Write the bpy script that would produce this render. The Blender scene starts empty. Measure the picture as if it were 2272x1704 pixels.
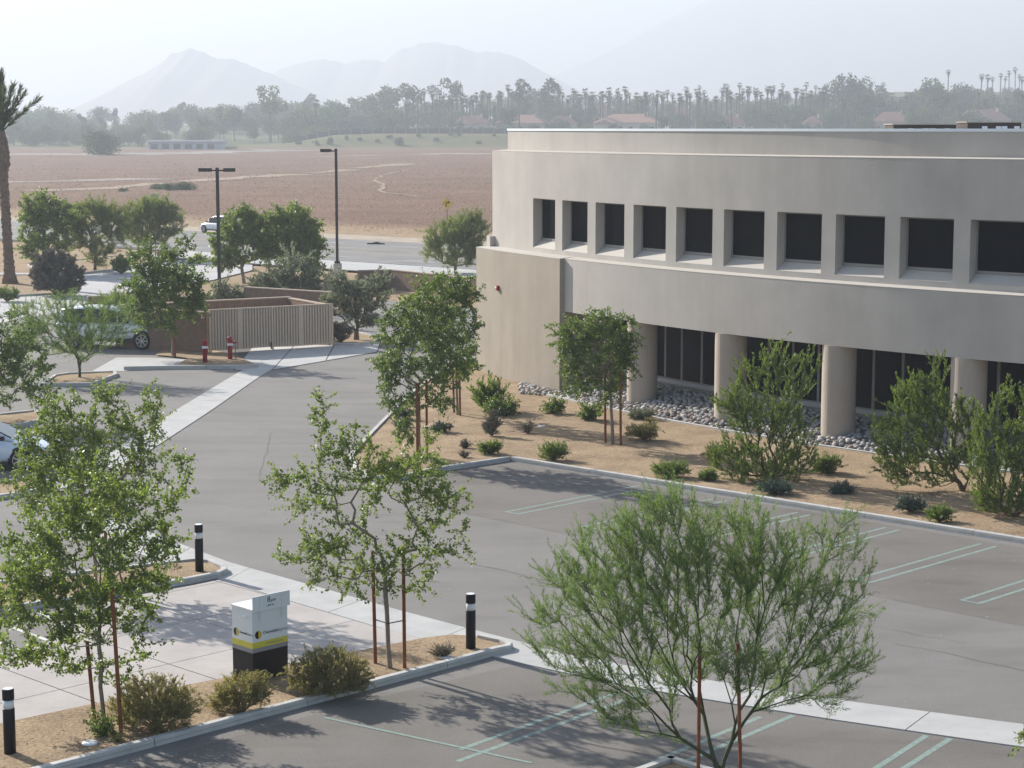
import bpy, bmesh, math, random
import numpy as np
from mathutils import Vector, Matrix, noise
R = math.radians
scn = bpy.context.scene
COL = scn.collection

# ------------------------------------------------------------------ camera
F, HZ, CH = 4300.0, 285.0, 10.0          # focal length (px of the 2272 px photo), horizon row, eye height
PIT = math.atan((852 - HZ) / F)
cam_d = bpy.data.cameras.new('camera'); cam = bpy.data.objects.new('camera', cam_d); COL.objects.link(cam)
cam.location = (0, 0, CH); cam.rotation_euler = (math.pi/2 - PIT, 0, 0)
cam_d.sensor_width = 36; cam_d.lens = 36 * F / 2272; cam_d.clip_start = 0.5; cam_d.clip_end = 20000
scn.camera = cam
scn.render.resolution_x, scn.render.resolution_y = 1024, 768

# ------------------------------------------------------------------ sky, sun, exposure
SUN_AZ, SUN_EL = R(-45.5), R(27.5)
w = bpy.data.worlds.new('World'); scn.world = w; w.use_nodes = True
nt = w.node_tree; bg = nt.nodes['Background']
sky = nt.nodes.new('ShaderNodeTexSky'); sky.sky_type = 'NISHITA'; sky.sun_disc = False
sky.sun_elevation = SUN_EL; sky.sun_rotation = SUN_AZ
sky.altitude = 60; sky.air_density = 1.0; sky.dust_density = 1.0; sky.ozone_density = 1.0
nt.links.new(sky.outputs[0], bg.inputs[0]); bg.inputs[1].default_value = 0.075
sl = bpy.data.lights.new('sun', 'SUN'); so = bpy.data.objects.new('sun', sl); COL.objects.link(so)
sl.energy = 5.0; sl.angle = R(0.6); sl.color = (1.0, 0.945, 0.86)
sv = Vector((math.sin(SUN_AZ)*math.cos(SUN_EL), math.cos(SUN_AZ)*math.cos(SUN_EL), math.sin(SUN_EL)))
so.rotation_euler = sv.to_track_quat('Z', 'Y').to_euler(); so.location = (-30, 30, 60)
vs = scn.view_settings; vs.view_transform = 'Standard'; vs.look = 'None'; vs.gamma = 1; vs.use_curve_mapping = False
vs.exposure = 1.40

# ------------------------------------------------------------------ pixel -> place
CP, SP = math.cos(PIT), math.sin(PIT)
def ray(x, y):
    dx = (x-1136)/F; dy = (852-y)/F
    return Vector((dx, CP+dy*SP, -SP+dy*CP))
def S(x, y, z=0.0):                       # photo pixel -> point on the level z
    d = ray(x, y); return Vector((0, 0, CH)) + d*((z-CH)/d.z)
def SY(x, y, Y):                          # photo pixel -> point at the distance Y
    d = ray(x, y); return Vector((0, 0, CH)) + d*(Y/d.y)
K = 2272/2212
def D(x, y, z=0.0): return S(x*K, y*K, z)
def DY(x, y, Y): return SY(x*K, y*K, Y)
def px2m(px, Y): return px*K*Y/F          # width of px (display) at the distance Y

# ------------------------------------------------------------------ materials
MATS = {}
def mat(name, col, rough=.8, spec=.3, metal=0, var=.0, scale=3.0, bump=0.0, bscale=60, col2=None, detail=6, coat=0):
    if name in MATS: return MATS[name]
    m = bpy.data.materials.new(name); m.use_nodes = True; n = m.node_tree.nodes; l = m.node_tree.links
    b = n['Principled BSDF']; b.inputs['Roughness'].default_value = rough
    b.inputs['Specular IOR Level'].default_value = spec; b.inputs['Metallic'].default_value = metal
    b.inputs['Coat Weight'].default_value = coat
    b.inputs['Base Color'].default_value = (*col, 1)
    if var or col2 or bump:
        g = n.new('ShaderNodeNewGeometry')
    if var or col2:
        t = n.new('ShaderNodeTexNoise'); t.inputs['Scale'].default_value = scale; t.inputs['Detail'].default_value = detail
        t.inputs['Roughness'].default_value = .62
        l.new(g.outputs['Position'], t.inputs['Vector'])
        r = n.new('ShaderNodeValToRGB'); r.color_ramp.elements[0].position = .3; r.color_ramp.elements[1].position = .7
        c2 = col2 if col2 else tuple(c*(1-var) for c in col)
        r.color_ramp.elements[0].color = (*c2, 1)
        r.color_ramp.elements[1].color = (*(tuple(min(1, c*(1+var)) for c in col)), 1)
        l.new(t.outputs['Fac'], r.inputs[0]); l.new(r.outputs[0], b.inputs['Base Color'])
    if bump:
        t2 = n.new('ShaderNodeTexNoise'); t2.inputs['Scale'].default_value = bscale; t2.inputs['Detail'].default_value = 4
        l.new(g.outputs['Position'], t2.inputs['Vector'])
        bp = n.new('ShaderNodeBump'); bp.inputs['Strength'].default_value = bump; bp.inputs['Distance'].default_value = .02
        l.new(t2.outputs['Fac'], bp.inputs['Height']); l.new(bp.outputs[0], b.inputs['Normal'])
    MATS[name] = m; return m

def nodes_of(m): return m.node_tree.nodes, m.node_tree.links, m.node_tree.nodes['Principled BSDF']

def ramp_noise(n, l, vec, scale, stops, detail=5, rough=.6):
    t = n.new('ShaderNodeTexNoise'); t.inputs['Scale'].default_value = scale; t.inputs['Detail'].default_value = detail
    t.inputs['Roughness'].default_value = rough; l.new(vec, t.inputs['Vector'])
    r = n.new('ShaderNodeValToRGB'); e = r.color_ramp.elements
    e[0].position, e[0].color = stops[0][0], (*stops[0][1], 1)
    e[1].position, e[1].color = stops[-1][0], (*stops[-1][1], 1)
    for p, c in stops[1:-1]:
        q = e.new(p); q.color = (*c, 1)
    l.new(t.outputs['Fac'], r.inputs[0]); return r
def mixc(n, l, a, b, fac, mode='MIX'):
    m = n.new('ShaderNodeMix'); m.data_type = 'RGBA'; m.blend_type = mode
    l.new(a, m.inputs[6]); l.new(b, m.inputs[7])
    if isinstance(fac, float): m.inputs[0].default_value = fac
    else: l.new(fac, m.inputs[0])
    return m

def asphalt_mat(name, c_lo, c_hi):
    m = mat(name, c_lo, rough=.85, spec=.25, bump=.25, bscale=90); n, l, b = nodes_of(m)
    g = n.new('ShaderNodeNewGeometry')
    a = ramp_noise(n, l, g.outputs['Position'], .35, [(.35, c_lo), (.65, c_hi)], 6)
    mp = n.new('ShaderNodeMapping'); mp.inputs['Rotation'].default_value = (0, 0, R(45)); mp.inputs['Scale'].default_value = (.35, 1.1, 1)
    l.new(g.outputs['Position'], mp.inputs['Vector'])
    s = ramp_noise(n, l, mp.outputs[0], .8, [(.32, (.86, .85, .84)), (.5, (1, 1, 1)), (.75, (1.05, 1.04, 1.03))], 5)
    f = ramp_noise(n, l, g.outputs['Position'], 38, [(.3, (.78, .78, .78)), (.7, (1.18, 1.17, 1.16))], 3)
    sp = ramp_noise(n, l, g.outputs['Position'], 2.6, [(.0, (.9, .9, .9)), (.7, (1, 1, 1)), (.78, (1.25, 1.22, 1.15))], 7, .7)
    x = mixc(n, l, a.outputs[0], s.outputs[0], 1.0, 'MULTIPLY'); y = mixc(n, l, x.outputs[2], f.outputs[0], 1.0, 'MULTIPLY')
    z = mixc(n, l, y.outputs[2], sp.outputs[0], 1.0, 'MULTIPLY')
    l.new(z.outputs[2], b.inputs['Base Color']); return m

def stucco_mat(name, c, streak=.055):
    m = mat(name, c, rough=.92, spec=.15, bump=.35, bscale=30); n, l, b = nodes_of(m)
    g = n.new('ShaderNodeNewGeometry')
    mp = n.new('ShaderNodeMapping'); mp.inputs['Scale'].default_value = (1.5, 1.5, .16)
    l.new(g.outputs['Position'], mp.inputs['Vector'])
    lo = tuple(v*(1-streak) for v in c); hi = tuple(v*(1+streak*.6) for v in c)
    a = ramp_noise(n, l, mp.outputs[0], 1.1, [(.3, lo), (.5, c), (.7, hi)], 6, .6)
    f = ramp_noise(n, l, g.outputs['Position'], .5, [(.3, (.9, .9, .9)), (.7, (1.06, 1.06, 1.06))], 4)
    x = mixc(n, l, a.outputs[0], f.outputs[0], 1.0, 'MULTIPLY'); l.new(x.outputs[2], b.inputs['Base Color']); return m

def leaf_mat(name, dark, light, trans=.3, rough=.42, spec=.4, tcol=None):
    m = mat(name, dark, rough=rough, spec=spec); n, l, b = nodes_of(m)
    at = n.new('ShaderNodeAttribute'); at.attribute_name = 'tone'
    r = n.new('ShaderNodeValToRGB'); e = r.color_ramp.elements
    e[0].position, e[0].color = 0, (*dark, 1); e[1].position, e[1].color = 1, (*light, 1)
    l.new(at.outputs['Fac'], r.inputs[0]); l.new(r.outputs[0], b.inputs['Base Color'])
    tr = n.new('ShaderNodeBsdfTranslucent'); tm = n.new('ShaderNodeMix'); tm.data_type = 'RGBA'; tm.blend_type = 'MULTIPLY'
    tm.inputs[0].default_value = 1; tm.inputs[7].default_value = (*(tcol or (1.5, 1.6, .7)), 1)
    l.new(r.outputs[0], tm.inputs[6]); l.new(tm.outputs[2], tr.inputs['Color'])
    mx = n.new('ShaderNodeMixShader'); mx.inputs[0].default_value = trans
    l.new(b.outputs[0], mx.inputs[1]); l.new(tr.outputs[0], mx.inputs[2])
    l.new(mx.outputs[0], n['Material Output'].inputs['Surface']); return m

ASPH = asphalt_mat('asphalt', (.174, .165, .155), (.200, .190, .179))
ROADM = asphalt_mat('road_asphalt', (.175, .165, .16), (.22, .21, .205))
BAYM = asphalt_mat('bay_asphalt', (.142, .130, .118), (.176, .163, .150))
CONC = mat('concrete', (.40, .395, .385), .9, .2, var=.10, scale=1.4, bump=.15, bscale=50)
CONCP = mat('concrete_pink', (.385, .355, .335), .9, .2, var=.10, scale=1.2, bump=.15, bscale=50)
KERB = mat('kerb_concrete', (.44, .43, .41), .9, .2, var=.16, scale=2.2, bump=.3, bscale=40)
JOINT = mat('joint_filler', (.12, .115, .11), .95, .1)
SOILM = mat('soil', (.30, .215, .130), .95, .1, bump=.9, bscale=14); 
n, l, b = nodes_of(SOILM); g = n.new('ShaderNodeNewGeometry')
_a = ramp_noise(n, l, g.outputs['Position'], .8, [(.3, (.23, .165, .108)), (.6, (.335, .25, .162)), (.8, (.40, .31, .21))], 7, .65)
_f = ramp_noise(n, l, g.outputs['Position'], 16, [(.35, (.70, .68, .66)), (.65, (1.2, 1.2, 1.2))], 5)
_x = mixc(n, l, _a.outputs[0], _f.outputs[0], 1.0, 'MULTIPLY'); l.new(_x.outputs[2], b.inputs['Base Color'])
STUC = stucco_mat('stucco_grey', (.438, .406, .370)); STUT = stucco_mat('stucco_tan', (.335, .292, .238), .07)
STUC2 = stucco_mat('stucco_parapet', (.42, .39, .355)); COLM = stucco_mat('stucco_column', (.40, .345, .29), .05)
COPE = mat('coping_metal', (.70, .75, .78), .5, .3); ROOF = mat('roof_membrane', (.50, .50, .49), .9, .2, var=.1)
GLASS = mat('dark_glass', (.004, .006, .010), .05, .035); FRAME = mat('window_frame', (.23, .22, .21), .5, .4)
LEDGE = mat('ledge_stucco', (.44, .41, .37), .9, .15)
SILLM = mat('sill_concrete', (.40, .40, .40), .8, .2)
BLACK = mat('black_paint', (.007, .007, .011), .45, .25); WHITE = mat('white_paint', (.74, .75, .76), .35, .4)
DARKM = mat('dark_bronze', (.035, .033, .032), .5, .4); RED = mat('red_paint', (.30, .012, .02), .45, .4)
STAKE = mat('stake_wood', (.20, .078, .038), .9, .15, var=.22, scale=9)
BARK = mat('bark_grey', (.22, .185, .15), .95, .1, var=.2, scale=12); BARKG = mat('bark_green', (.065, .075, .042), .85, .15, var=.25, scale=8)
BARKD = mat('bark_brown', (.12, .085, .06), .95, .1, var=.25, scale=6)
GREENP = mat('green_stripe_paint', (.205, .262, .235), .8, .2, var=.22, scale=9); WSTR = mat('white_stripe_paint', (.55, .55, .53), .8, .2, var=.15, scale=5)
YSTR = mat('yellow_stripe_paint', (.50, .36, .12), .8, .2, var=.15, scale=5)
LF = leaf_mat('leaf_broad', (.085, .125, .034), (.205, .250, .078), .44, .5, .5)
LFD = leaf_mat('leaf_dark', (.064, .106, .030), (.165, .215, .064), .4, .5, .5)
LP = leaf_mat('leaf_palo_verde', (.098, .150, .062), (.185, .245, .112), .42, .6, .25)
LW = leaf_mat('leaf_willow', (.078, .116, .032), (.170, .212, .072), .4, .5, .45)
LO = leaf_mat('leaf_olive', (.135, .155, .100), (.265, .280, .200), .3, .6, .25, (1.1, 1.15, .9))
LG = leaf_mat('leaf_greygreen', (.105, .105, .085), (.215, .205, .165), .2, .7, .2, (1.05, 1.0, .9))
LR = leaf_mat('leaf_rusty', (.150, .150, .066), (.345, .300, .155), .42, .6, .2, (1.3, 1.3, .8))
LB = leaf_mat('leaf_blue', (.045, .075, .065), (.085, .125, .105), .1, .5, .3)
LM = leaf_mat('leaf_mesquite', (.125, .150, .066), (.215, .240, .115), .4, .6, .25)
LFAR = leaf_mat('leaf_far', (.030, .054, .012), (.090, .128, .038), .2, .7, .2)
LFAR2 = leaf_mat('leaf_far_light', (.046, .070, .018), (.125, .155, .055), .2, .7, .2)
LPALM = leaf_mat('leaf_palm', (.045, .060, .028), (.125, .14, .070), .2, .6, .3)
STRAWM = leaf_mat('dry_straw', (.13, .085, .045), (.30, .22, .13), .1, .8, .1)
PALMT = mat('palm_trunk', (.17, .12, .09), .95, .1, var=.3, scale=5, bump=.8, bscale=10)
CMU = mat('block_wall', (.21, .145, .11), .95, .1, var=.14, scale=4, bump=.3, bscale=25); CMUC = mat('block_cap', (.42, .33, .265), .9, .1, var=.1, scale=4)
GATE = mat('gate_metal', (.49, .405, .32), .6, .3, var=.06, scale=6)
TYRE = mat('tyre', (.016, .016, .017), .9, .2); RIM = mat('rim', (.45, .45, .46), .3, .5, metal=.8)
CARW = mat('car_white', (.74, .76, .78), .25, .5, coat=.6); CARS = mat('car_silver', (.60, .66, .74), .25, .5, coat=.6)
CGLASS = mat('car_glass', (.03, .045, .05), .05, .5); TRIM = mat('car_trim', (.03, .03, .032), .6, .3)
AMBER = mat('amber_lens', (.55, .16, .02), .3, .5); LENS = mat('lamp_lens', (.62, .64, .66), .15, .5)
YEL = mat('sign_yellow', (.62, .42, .05), .5, .3); BOXW = mat('box_white', (.62, .66, .68), .35, .4); BOXY = mat('box_yellow', (.55, .50, .05), .4, .4)
BOXG = mat('box_grey', (.24, .24, .25), .5, .3); BOXK = mat('box_black', (.008, .008, .010), .4, .2); INKY = mat('ink_yellow', (.52, .38, .03), .5, .3); INK = mat('ink_grey', (.09, .09, .12), .6, .2)
TILE = mat('roof_tile', (.33, .19, .145), .9, .1, var=.14, scale=.5); HWALL = mat('house_wall', (.52, .46, .39), .9, .1, var=.06, scale=.3)
STONES = [mat('cobble_'+k, c, .85, .25, var=.2, scale=7) for k, c in (('grey', (.30, .29, .28)), ('buff', (.37, .32, .27)), ('brown', (.26, .20, .17)), ('pale', (.42, .40, .38)))]
PAINTG = mat('wall_blue_grey', (.42, .46, .50), .8, .2); BROWNU = mat('unit_brown', (.060, .046, .042), .7, .2)
MTN2 = mat('haze_paled_rock', (.27, .245, .225), .95, .1, var=.12, scale=.004)  # haze put into the colour: rock lightened so the farthest range fades into sky
MTN = mat('mountain_rock', (.25, .22, .20), .95, .1, var=.12, scale=.004)

# ------------------------------------------------------------------ mesh helpers
class MB:
    def __init__(s): s.v = []; s.f = []
    def add(s, vs, fs):
        o = len(s.v); s.v += [tuple(v) for v in vs]; s.f += [tuple(i+o for i in f) for f in fs]; return s
    def box(s, c, d, rz=0, tilt=None):
        m = Matrix.Rotation(rz, 3, 'Z')
        if tilt is not None: m = m @ tilt
        c = Vector(c)
        vs = [c + m @ Vector((x*d[0]/2, y*d[1]/2, z*d[2]/2)) for z in (-1, 1) for y in (-1, 1) for x in (-1, 1)]
        return s.add(vs, [(0,2,3,1), (4,5,7,6), (0,1,5,4), (2,6,7,3), (0,4,6,2), (1,3,7,5)])
    def prism(s, poly, z0, z1):
        n = len(poly)
        a = sum(poly[i][0]*poly[(i+1) % n][1]-poly[(i+1) % n][0]*poly[i][1] for i in range(n))
        if a < 0: poly = poly[::-1]
        vs = [(p[0], p[1], z0) for p in poly]+[(p[0], p[1], z1) for p in poly]
        return s.add(vs, [tuple(range(n-1, -1, -1)), tuple(range(n, 2*n))]+[(i, (i+1) % n, n+(i+1) % n, n+i) for i in range(n)])
    def tube(s, pts, rs, n=8, cap=True):
        pts = [Vector(p) for p in pts]
        if not hasattr(rs, '__len__'): rs = [rs]*len(pts)
        o = len(s.v); x = None
        for i, p in enumerate(pts):
            t = (pts[min(i+1, len(pts)-1)]-pts[max(i-1, 0)]).normalized()
            if x is None:
                x = t.cross(Vector((0, 0, 1)) if abs(t.z) < .9 else Vector((1, 0, 0))).normalized()
            else:
                x = (x-t*x.dot(t)).normalized()
            y = t.cross(x)
            for k in range(n):
                a = 2*math.pi*k/n; s.v.append(tuple(p+(x*math.cos(a)+y*math.sin(a))*rs[i]))
        for i in range(len(pts)-1):
            for k in range(n):
                s.f.append((o+i*n+k, o+i*n+(k+1) % n, o+(i+1)*n+(k+1) % n, o+(i+1)*n+k))
        if cap:
            s.f.append(tuple(o+k for k in range(n-1, -1, -1))); s.f.append(tuple(o+(len(pts)-1)*n+k for k in range(n)))
        return s
    def lathe(s, prof, c=(0, 0, 0), n=20, axis='Z'):
        o = len(s.v); c = Vector(c)
        for r, z in prof:
            for k in range(n):
                a = 2*math.pi*k/n
                p = Vector((r*math.cos(a), r*math.sin(a), z))
                if axis == 'Y': p = Vector((p.x, p.z, p.y))
                s.v.append(tuple(c+p))
        for i in range(len(prof)-1):
            for k in range(n):
                q = (o+i*n+k, o+i*n+(k+1) % n, o+(i+1)*n+(k+1) % n, o+(i+1)*n+k)
                s.f.append(q if axis == 'Z' else q[::-1])
        a = tuple(o+k for k in range(n-1, -1, -1)); b_ = tuple(o+(len(prof)-1)*n+k for k in range(n))
        s.f += [a, b_] if axis == 'Z' else [a[::-1], b_[::-1]]
        return s
    def mesh(s, name):
        me = bpy.data.meshes.new(name); me.from_pydata(s.v, [], s.f); me.update(); return me
    def build(s, name, m, parent=None, local=False, smooth=False):
        if parent is not None and not local:
            o_ = WL[parent.name]
            s.v = [(v[0]-o_[0], v[1]-o_[1], v[2]-o_[2]) for v in s.v]
        me = s.mesh(name); me.materials.append(m)
        if smooth: me.polygons.foreach_set('use_smooth', [True]*len(me.polygons))
        return link(me, name, parent)
WL = {}
def link(me, name, parent=None):
    o = bpy.data.objects.new(name, me); COL.objects.link(o)
    if parent is not None: o.parent = parent; WL[o.name] = WL[parent.name]
    else: WL[o.name] = (0, 0, 0)
    return o
def empty(name, loc, rz=0):
    o = bpy.data.objects.new(name, None); COL.objects.link(o); o.location = loc; o.rotation_euler = (0, 0, rz)
    o.empty_display_size = .3; WL[o.name] = tuple(loc); return o
def tag(o, label, cat, group=None):
    o['label'] = label; o['category'] = cat
    if group: o['group'] = group
    return o
def struct(o, label=None):
    o['kind'] = 'structure'
    if label: o['label'] = label
    return o
def stuff(o): o['kind'] = 'stuff'; return o
def rgen(seed): return np.random.default_rng(seed)

def quads_mesh(name, P, mtl, tone=None):
    """P: (n,4,3) array of quads"""
    n_ = len(P); me = bpy.data.meshes.new(name)
    me.vertices.add(n_*4); me.vertices.foreach_set('co', np.ascontiguousarray(P, dtype=np.float32).ravel())
    me.loops.add(n_*4); me.loops.foreach_set('vertex_index', np.arange(n_*4, dtype=np.int32))
    me.polygons.add(n_); me.polygons.foreach_set('loop_start', np.arange(0, n_*4, 4, dtype=np.int32))
    me.update(calc_edges=True)
    if tone is not None:
        a = me.attributes.new('tone', 'FLOAT', 'FACE'); a.data.foreach_set('value', np.asarray(tone, dtype=np.float32))
    me.materials.append(mtl); return me
def unit(a): return a/np.maximum(np.linalg.norm(a, axis=-1, keepdims=True), 1e-9)
def leaf_quads(rng, P, A, l, wd, fold=.0):
    n_ = len(P); A = unit(A); B = unit(np.cross(A, rng.normal(size=(n_, 3))))
    l = (l*rng.uniform(.65, 1.25, (n_, 1))); wd = (wd*rng.uniform(.7, 1.25, (n_, 1)))
    return np.stack([P, P+A*l*.45+B*wd*.5, P+A*l, P+A*l*.45-B*wd*.5], 1)
def tubes_quads(P0, P1, r0, r1, k=5):
    T = unit(P1-P0); up = np.tile([0., 0, 1], (len(T), 1)); up[np.abs(T[:, 2]) > .95] = [1, 0, 0]
    X = unit(np.cross(T, up)); Y = np.cross(T, X); out = []
    for i in range(k):
        a, b_ = 2*math.pi*i/k, 2*math.pi*(i+1)/k
        d0 = X*math.cos(a)+Y*math.sin(a); d1 = X*math.cos(b_)+Y*math.sin(b_)
        out.append(np.stack([P0+d0*r0[:, None], P0+d1*r0[:, None], P1+d1*r1[:, None], P1+d0*r1[:, None]], 1))
    return np.concatenate(out)

# ------------------------------------------------------------------ plants
def grow(rng, base, trunk_top, att, w=.35, curve=.35, up=.15, seg=.35, rtip=.006, rpow=.5, fork=None, rough=.05):
    """connects every attractor to the nearest way down the skeleton; returns nodes, parent, radius, tips"""
    base = np.array(base, float); cap = 40+int(len(att)*14)
    N = np.zeros((cap, 3)); par = np.full(cap, -1, int); pl = np.zeros(cap); dr = np.zeros((cap, 3)); cnt = 1
    N[0] = base; dr[0] = [0, 0, 1]
    def extend(j, pts):
        nonlocal cnt
        for p in pts:
            N[cnt] = p; par[cnt] = j; d = p-N[j]; L = np.linalg.norm(d); pl[cnt] = pl[j]+L; dr[cnt] = d/max(L, 1e-6); j = cnt; cnt += 1
        return j
    first = 0
    if trunk_top is not None:
        tt = np.array(trunk_top, float); k = max(2, int(np.linalg.norm(tt-base)/seg))
        pts = [base+(tt-base)*i/k+np.r_[rng.normal(size=2)*.012, 0]*(i < k) for i in range(1, k+1)]
        extend(0, pts); first = max(1, int(cnt*(.75 if fork is None else fork)))
    att = att[np.argsort(np.linalg.norm(att-(N[cnt-1]), axis=1))]
    for a in att:
        if cnt > cap-30: break
        d = np.linalg.norm(N[first:cnt]-a, axis=1)
        j = first+int(np.argmin(d+w*pl[first:cnt])) if cnt > first else 0
        L = d[j-first]
        if L < .04: continue
        k = max(1, min(8, int(L/seg+.5))); c = N[j]+dr[j]*L*curve+np.array([0, 0, up*L])
        ts = np.linspace(0, 1, k+1)[1:, None]
        pts = (1-ts)**2*N[j]+2*ts*(1-ts)*c+ts**2*a
        if k > 1: pts[:-1] += rng.normal(size=(k-1, 3))*rough*L/k
        extend(j, pts)
    N, par = N[:cnt], par[:cnt]
    tips = np.zeros(cnt); kids = np.zeros(cnt, int)
    for i in range(1, cnt): kids[par[i]] += 1
    tips[kids == 0] = 1
    for i in range(cnt-1, 0, -1): tips[par[i]] += tips[i]
    rad = rtip*np.maximum(tips, 1)**rpow
    return N, par, rad, tips

def sample_blobs(rng, blobs, n, shell=.5):
    V = np.array([b_[3]*b_[4]*b_[5] for b_ in blobs])**.75; V = V/V.sum(); out = []
    for b_, f in zip(blobs, V):
        k = max(2, int(round(n*f))); d = unit(rng.normal(size=(k, 3))); r = rng.uniform(0, 1, (k, 1))**(1/3*(1-shell)+.12*shell)
        out.append(np.array(b_[:3])+d*r*np.array(b_[3:6]))
    return np.concatenate(out)

LEAFN = []
STY = {  # leaf length, width, per-metre density, along/random/down mix, offset, max tips that bear leaves
 'broad': dict(l=.060, wd=.047, den=78, mix=(.4, 1.0, -.25), off=.10, tip=6, shoot=(7.5, .40, .95, .05)),
 'hang':  dict(l=.062, wd=.042, den=85, mix=(.4, .8, -.6), off=.10, tip=7, shoot=(7, .42, .85, -.3)),
 'fine':  dict(l=.080, wd=.0098, den=120, mix=(.9, .8, .25), off=.03, tip=9, shoot=(11, .42, .62, .32)),
 'willow': dict(l=.10, wd=.026, den=85, mix=(.9, .7, .45), off=.045, tip=5, shoot=(5, .50, .45, .65)),
 'olive': dict(l=.11, wd=.045, den=60, mix=(.8, .8, .2), off=.08, tip=6, shoot=(4, .4, .7, .2)),
 'tuft':  dict(l=.06, wd=.014, den=150, mix=(.9, .8, .3), off=.03, tip=8, shoot=(12, .18, .9, .3)),
}
def plant(name, label, cat, base, blobs, style, leafm, barkm, seed, n=150, trunk=None, group=None, w=.35, ls=1.0, den=1.0,
          rtip=.006, rpow=.5, curve=.35, up=.15, seg=.35, shell=.5, parts=('trunk', 'foliage'), bare=None, fork=None, shoots=1.0, sides=5, rough=.05):
    rng = rgen(seed); base = Vector(base)
    root = empty(name, base); tag(root, label, cat, group)
    att = sample_blobs(rng, blobs, n, shell)
    N, par, rad, tips = grow(rng, base, trunk, att, w, curve, up, seg, rtip, rpow, fork, rough)
    i = np.arange(1, len(N)); p = par[i]
    r0 = np.minimum(rad[p], rad[i]*1.25)
    r0 = np.where(p == 0, rad[0]*1.15, r0)
    o = np.array(base); Q = tubes_quads(N[p]-o, N[i]-o, r0, rad[i], sides)
    me = quads_mesh(parts[0], Q, barkm); link(me, parts[0], root)
    st = STY[style]; ok = tips[i] <= st['tip']
    a, b_ = N[p][ok], N[i][ok]; L = np.linalg.norm(b_-a, axis=1)
    k = rng.poisson(L*st['den']*den); idx = np.repeat(np.arange(len(a)), k); t = rng.uniform(0, 1, (len(idx), 1))
    P = a[idx]*(1-t)+b_[idx]*t; dirs = unit(b_-a)[idx]
    rnd = unit(rng.normal(size=P.shape)); m = st['mix']
    P = P+rnd*st['off']*ls*rng.uniform(.1, 1.0, (len(P), 1))
    A = dirs*m[0]+unit(rng.normal(size=P.shape))*m[1]+np.array([0, 0, m[2]])
    clump = rng.uniform(0, 1, len(a))[idx]
    tone = np.clip(.55*rng.uniform(0, 1, len(P))+.45*clump, 0, 1)
    # side shoots that carry more leaves out of the crown
    sh = st.get('shoot', (0, .3, .5)); ks = rng.poisson(L*sh[0]*shoots); ix = np.repeat(np.arange(len(a)), ks)
    if len(ix):
        t = rng.uniform(0, 1, (len(ix), 1)); B0 = a[ix]*(1-t)+b_[ix]*t
        dv = unit(unit(b_-a)[ix]*.7+unit(rng.normal(size=B0.shape))*sh[2]+np.array([0, 0, sh[3] if len(sh) > 3 else .15]))
        sl_ = (sh[1]*ls**.6*rng.uniform(.35, 1.2, (len(ix), 1))); B1 = B0+dv*sl_
        rr_ = np.full(len(ix), rtip*.55); me = quads_mesh('shoots', tubes_quads(B0-o, B1-o, rr_, rr_*.5, 3), barkm); stuff(link(me, 'shoots', root))
        kl_ = rng.poisson(sl_[:, 0]*st['den']*den*.9); i2 = np.repeat(np.arange(len(ix)), kl_); t = rng.uniform(.1, 1, (len(i2), 1))
        P2 = B0[i2]*(1-t)+B1[i2]*t+unit(rng.normal(size=(len(i2), 3)))*st['off']*.6*ls*rng.uniform(0, 1, (len(i2), 1))
        A2 = dv[i2]*m[0]+unit(rng.normal(size=P2.shape))*m[1]+np.array([0, 0, m[2]])
        tn2 = np.clip(.5*rng.uniform(0, 1, len(P2))+.5*rng.uniform(0, 1, len(ix))[i2], 0, 1)
        P = np.concatenate([P, P2]); A = np.concatenate([A, A2]); tone = np.concatenate([tone, tn2])
    LEAFN.append((name, len(P)))
    me = quads_mesh(parts[1], leaf_quads(rng, P-o, A, st['l']*ls, st['wd']*ls), leafm, tone)
    f = link(me, parts[1], root); stuff(f)
    return root

def blobs_d(Y, L, thick=.8):          # display-pixel ellipses (x, y, rx, ry[, depth offset in m]) -> ellipsoids round the distance Y
    out = []
    for q in L:
        x, y, rx, ry = q[:4]; dy = q[4] if len(q) > 4 else 0
        c = DY(x, y, Y+dy); out.append((c.x, c.y, c.z, px2m(rx, Y), px2m(rx, Y)*thick, px2m(ry, Y)))
    return out

def stake(p, top, r=.03):
    s = MB().tube([p, top], [r, r*.95], 8).build('stake', STAKE); return s
def staked(base_px, tops, label, group='wooden tree stakes', z=.1, r=.035):
    out = []
    for i, (bx, by, tx, ty) in enumerate(base_px):
        b0 = D(bx, by, z); t0 = DY(tx, ty, b0.y); b0.z -= .05
        o = MB().tube([b0, t0], [r, r*.92], 8).build('tree_stake', STAKE); tag(o, label[i], 'stake', group); out.append((b0, t0, o))
    return out

def bush(name, label, px, rx, ry, leafm, seed, style='tuft', group=None, n=60, z=.1, den=1.0, ls=1.0, barkm=None, w=.9, flat=1.0, cat='shrub'):
    """low shrub: base pixel (display), half width and height in display px"""
    b0 = D(px[0], px[1], z); Y = b0.y; R_, H_ = px2m(rx, Y), px2m(ry, Y)
    bl = [(b0.x, b0.y, b0.z+H_*.45, R_*.9, R_*.8*flat, H_*.5), (b0.x+R_*.25, b0.y, b0.z+H_*.6, R_*.6, R_*.6, H_*.4), (b0.x-R_*.3, b0.y, b0.z+H_*.4, R_*.65, R_*.6, H_*.38)]
    return plant(name, label, cat, b0, bl, style, leafm, barkm or BARKD, seed, n=n, trunk=None, group=group, w=w, ls=ls, den=den,
                 rtip=.004, curve=.2, up=.25, seg=.15, shell=.4, parts=('stems', 'foliage'), sides=3)

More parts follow.
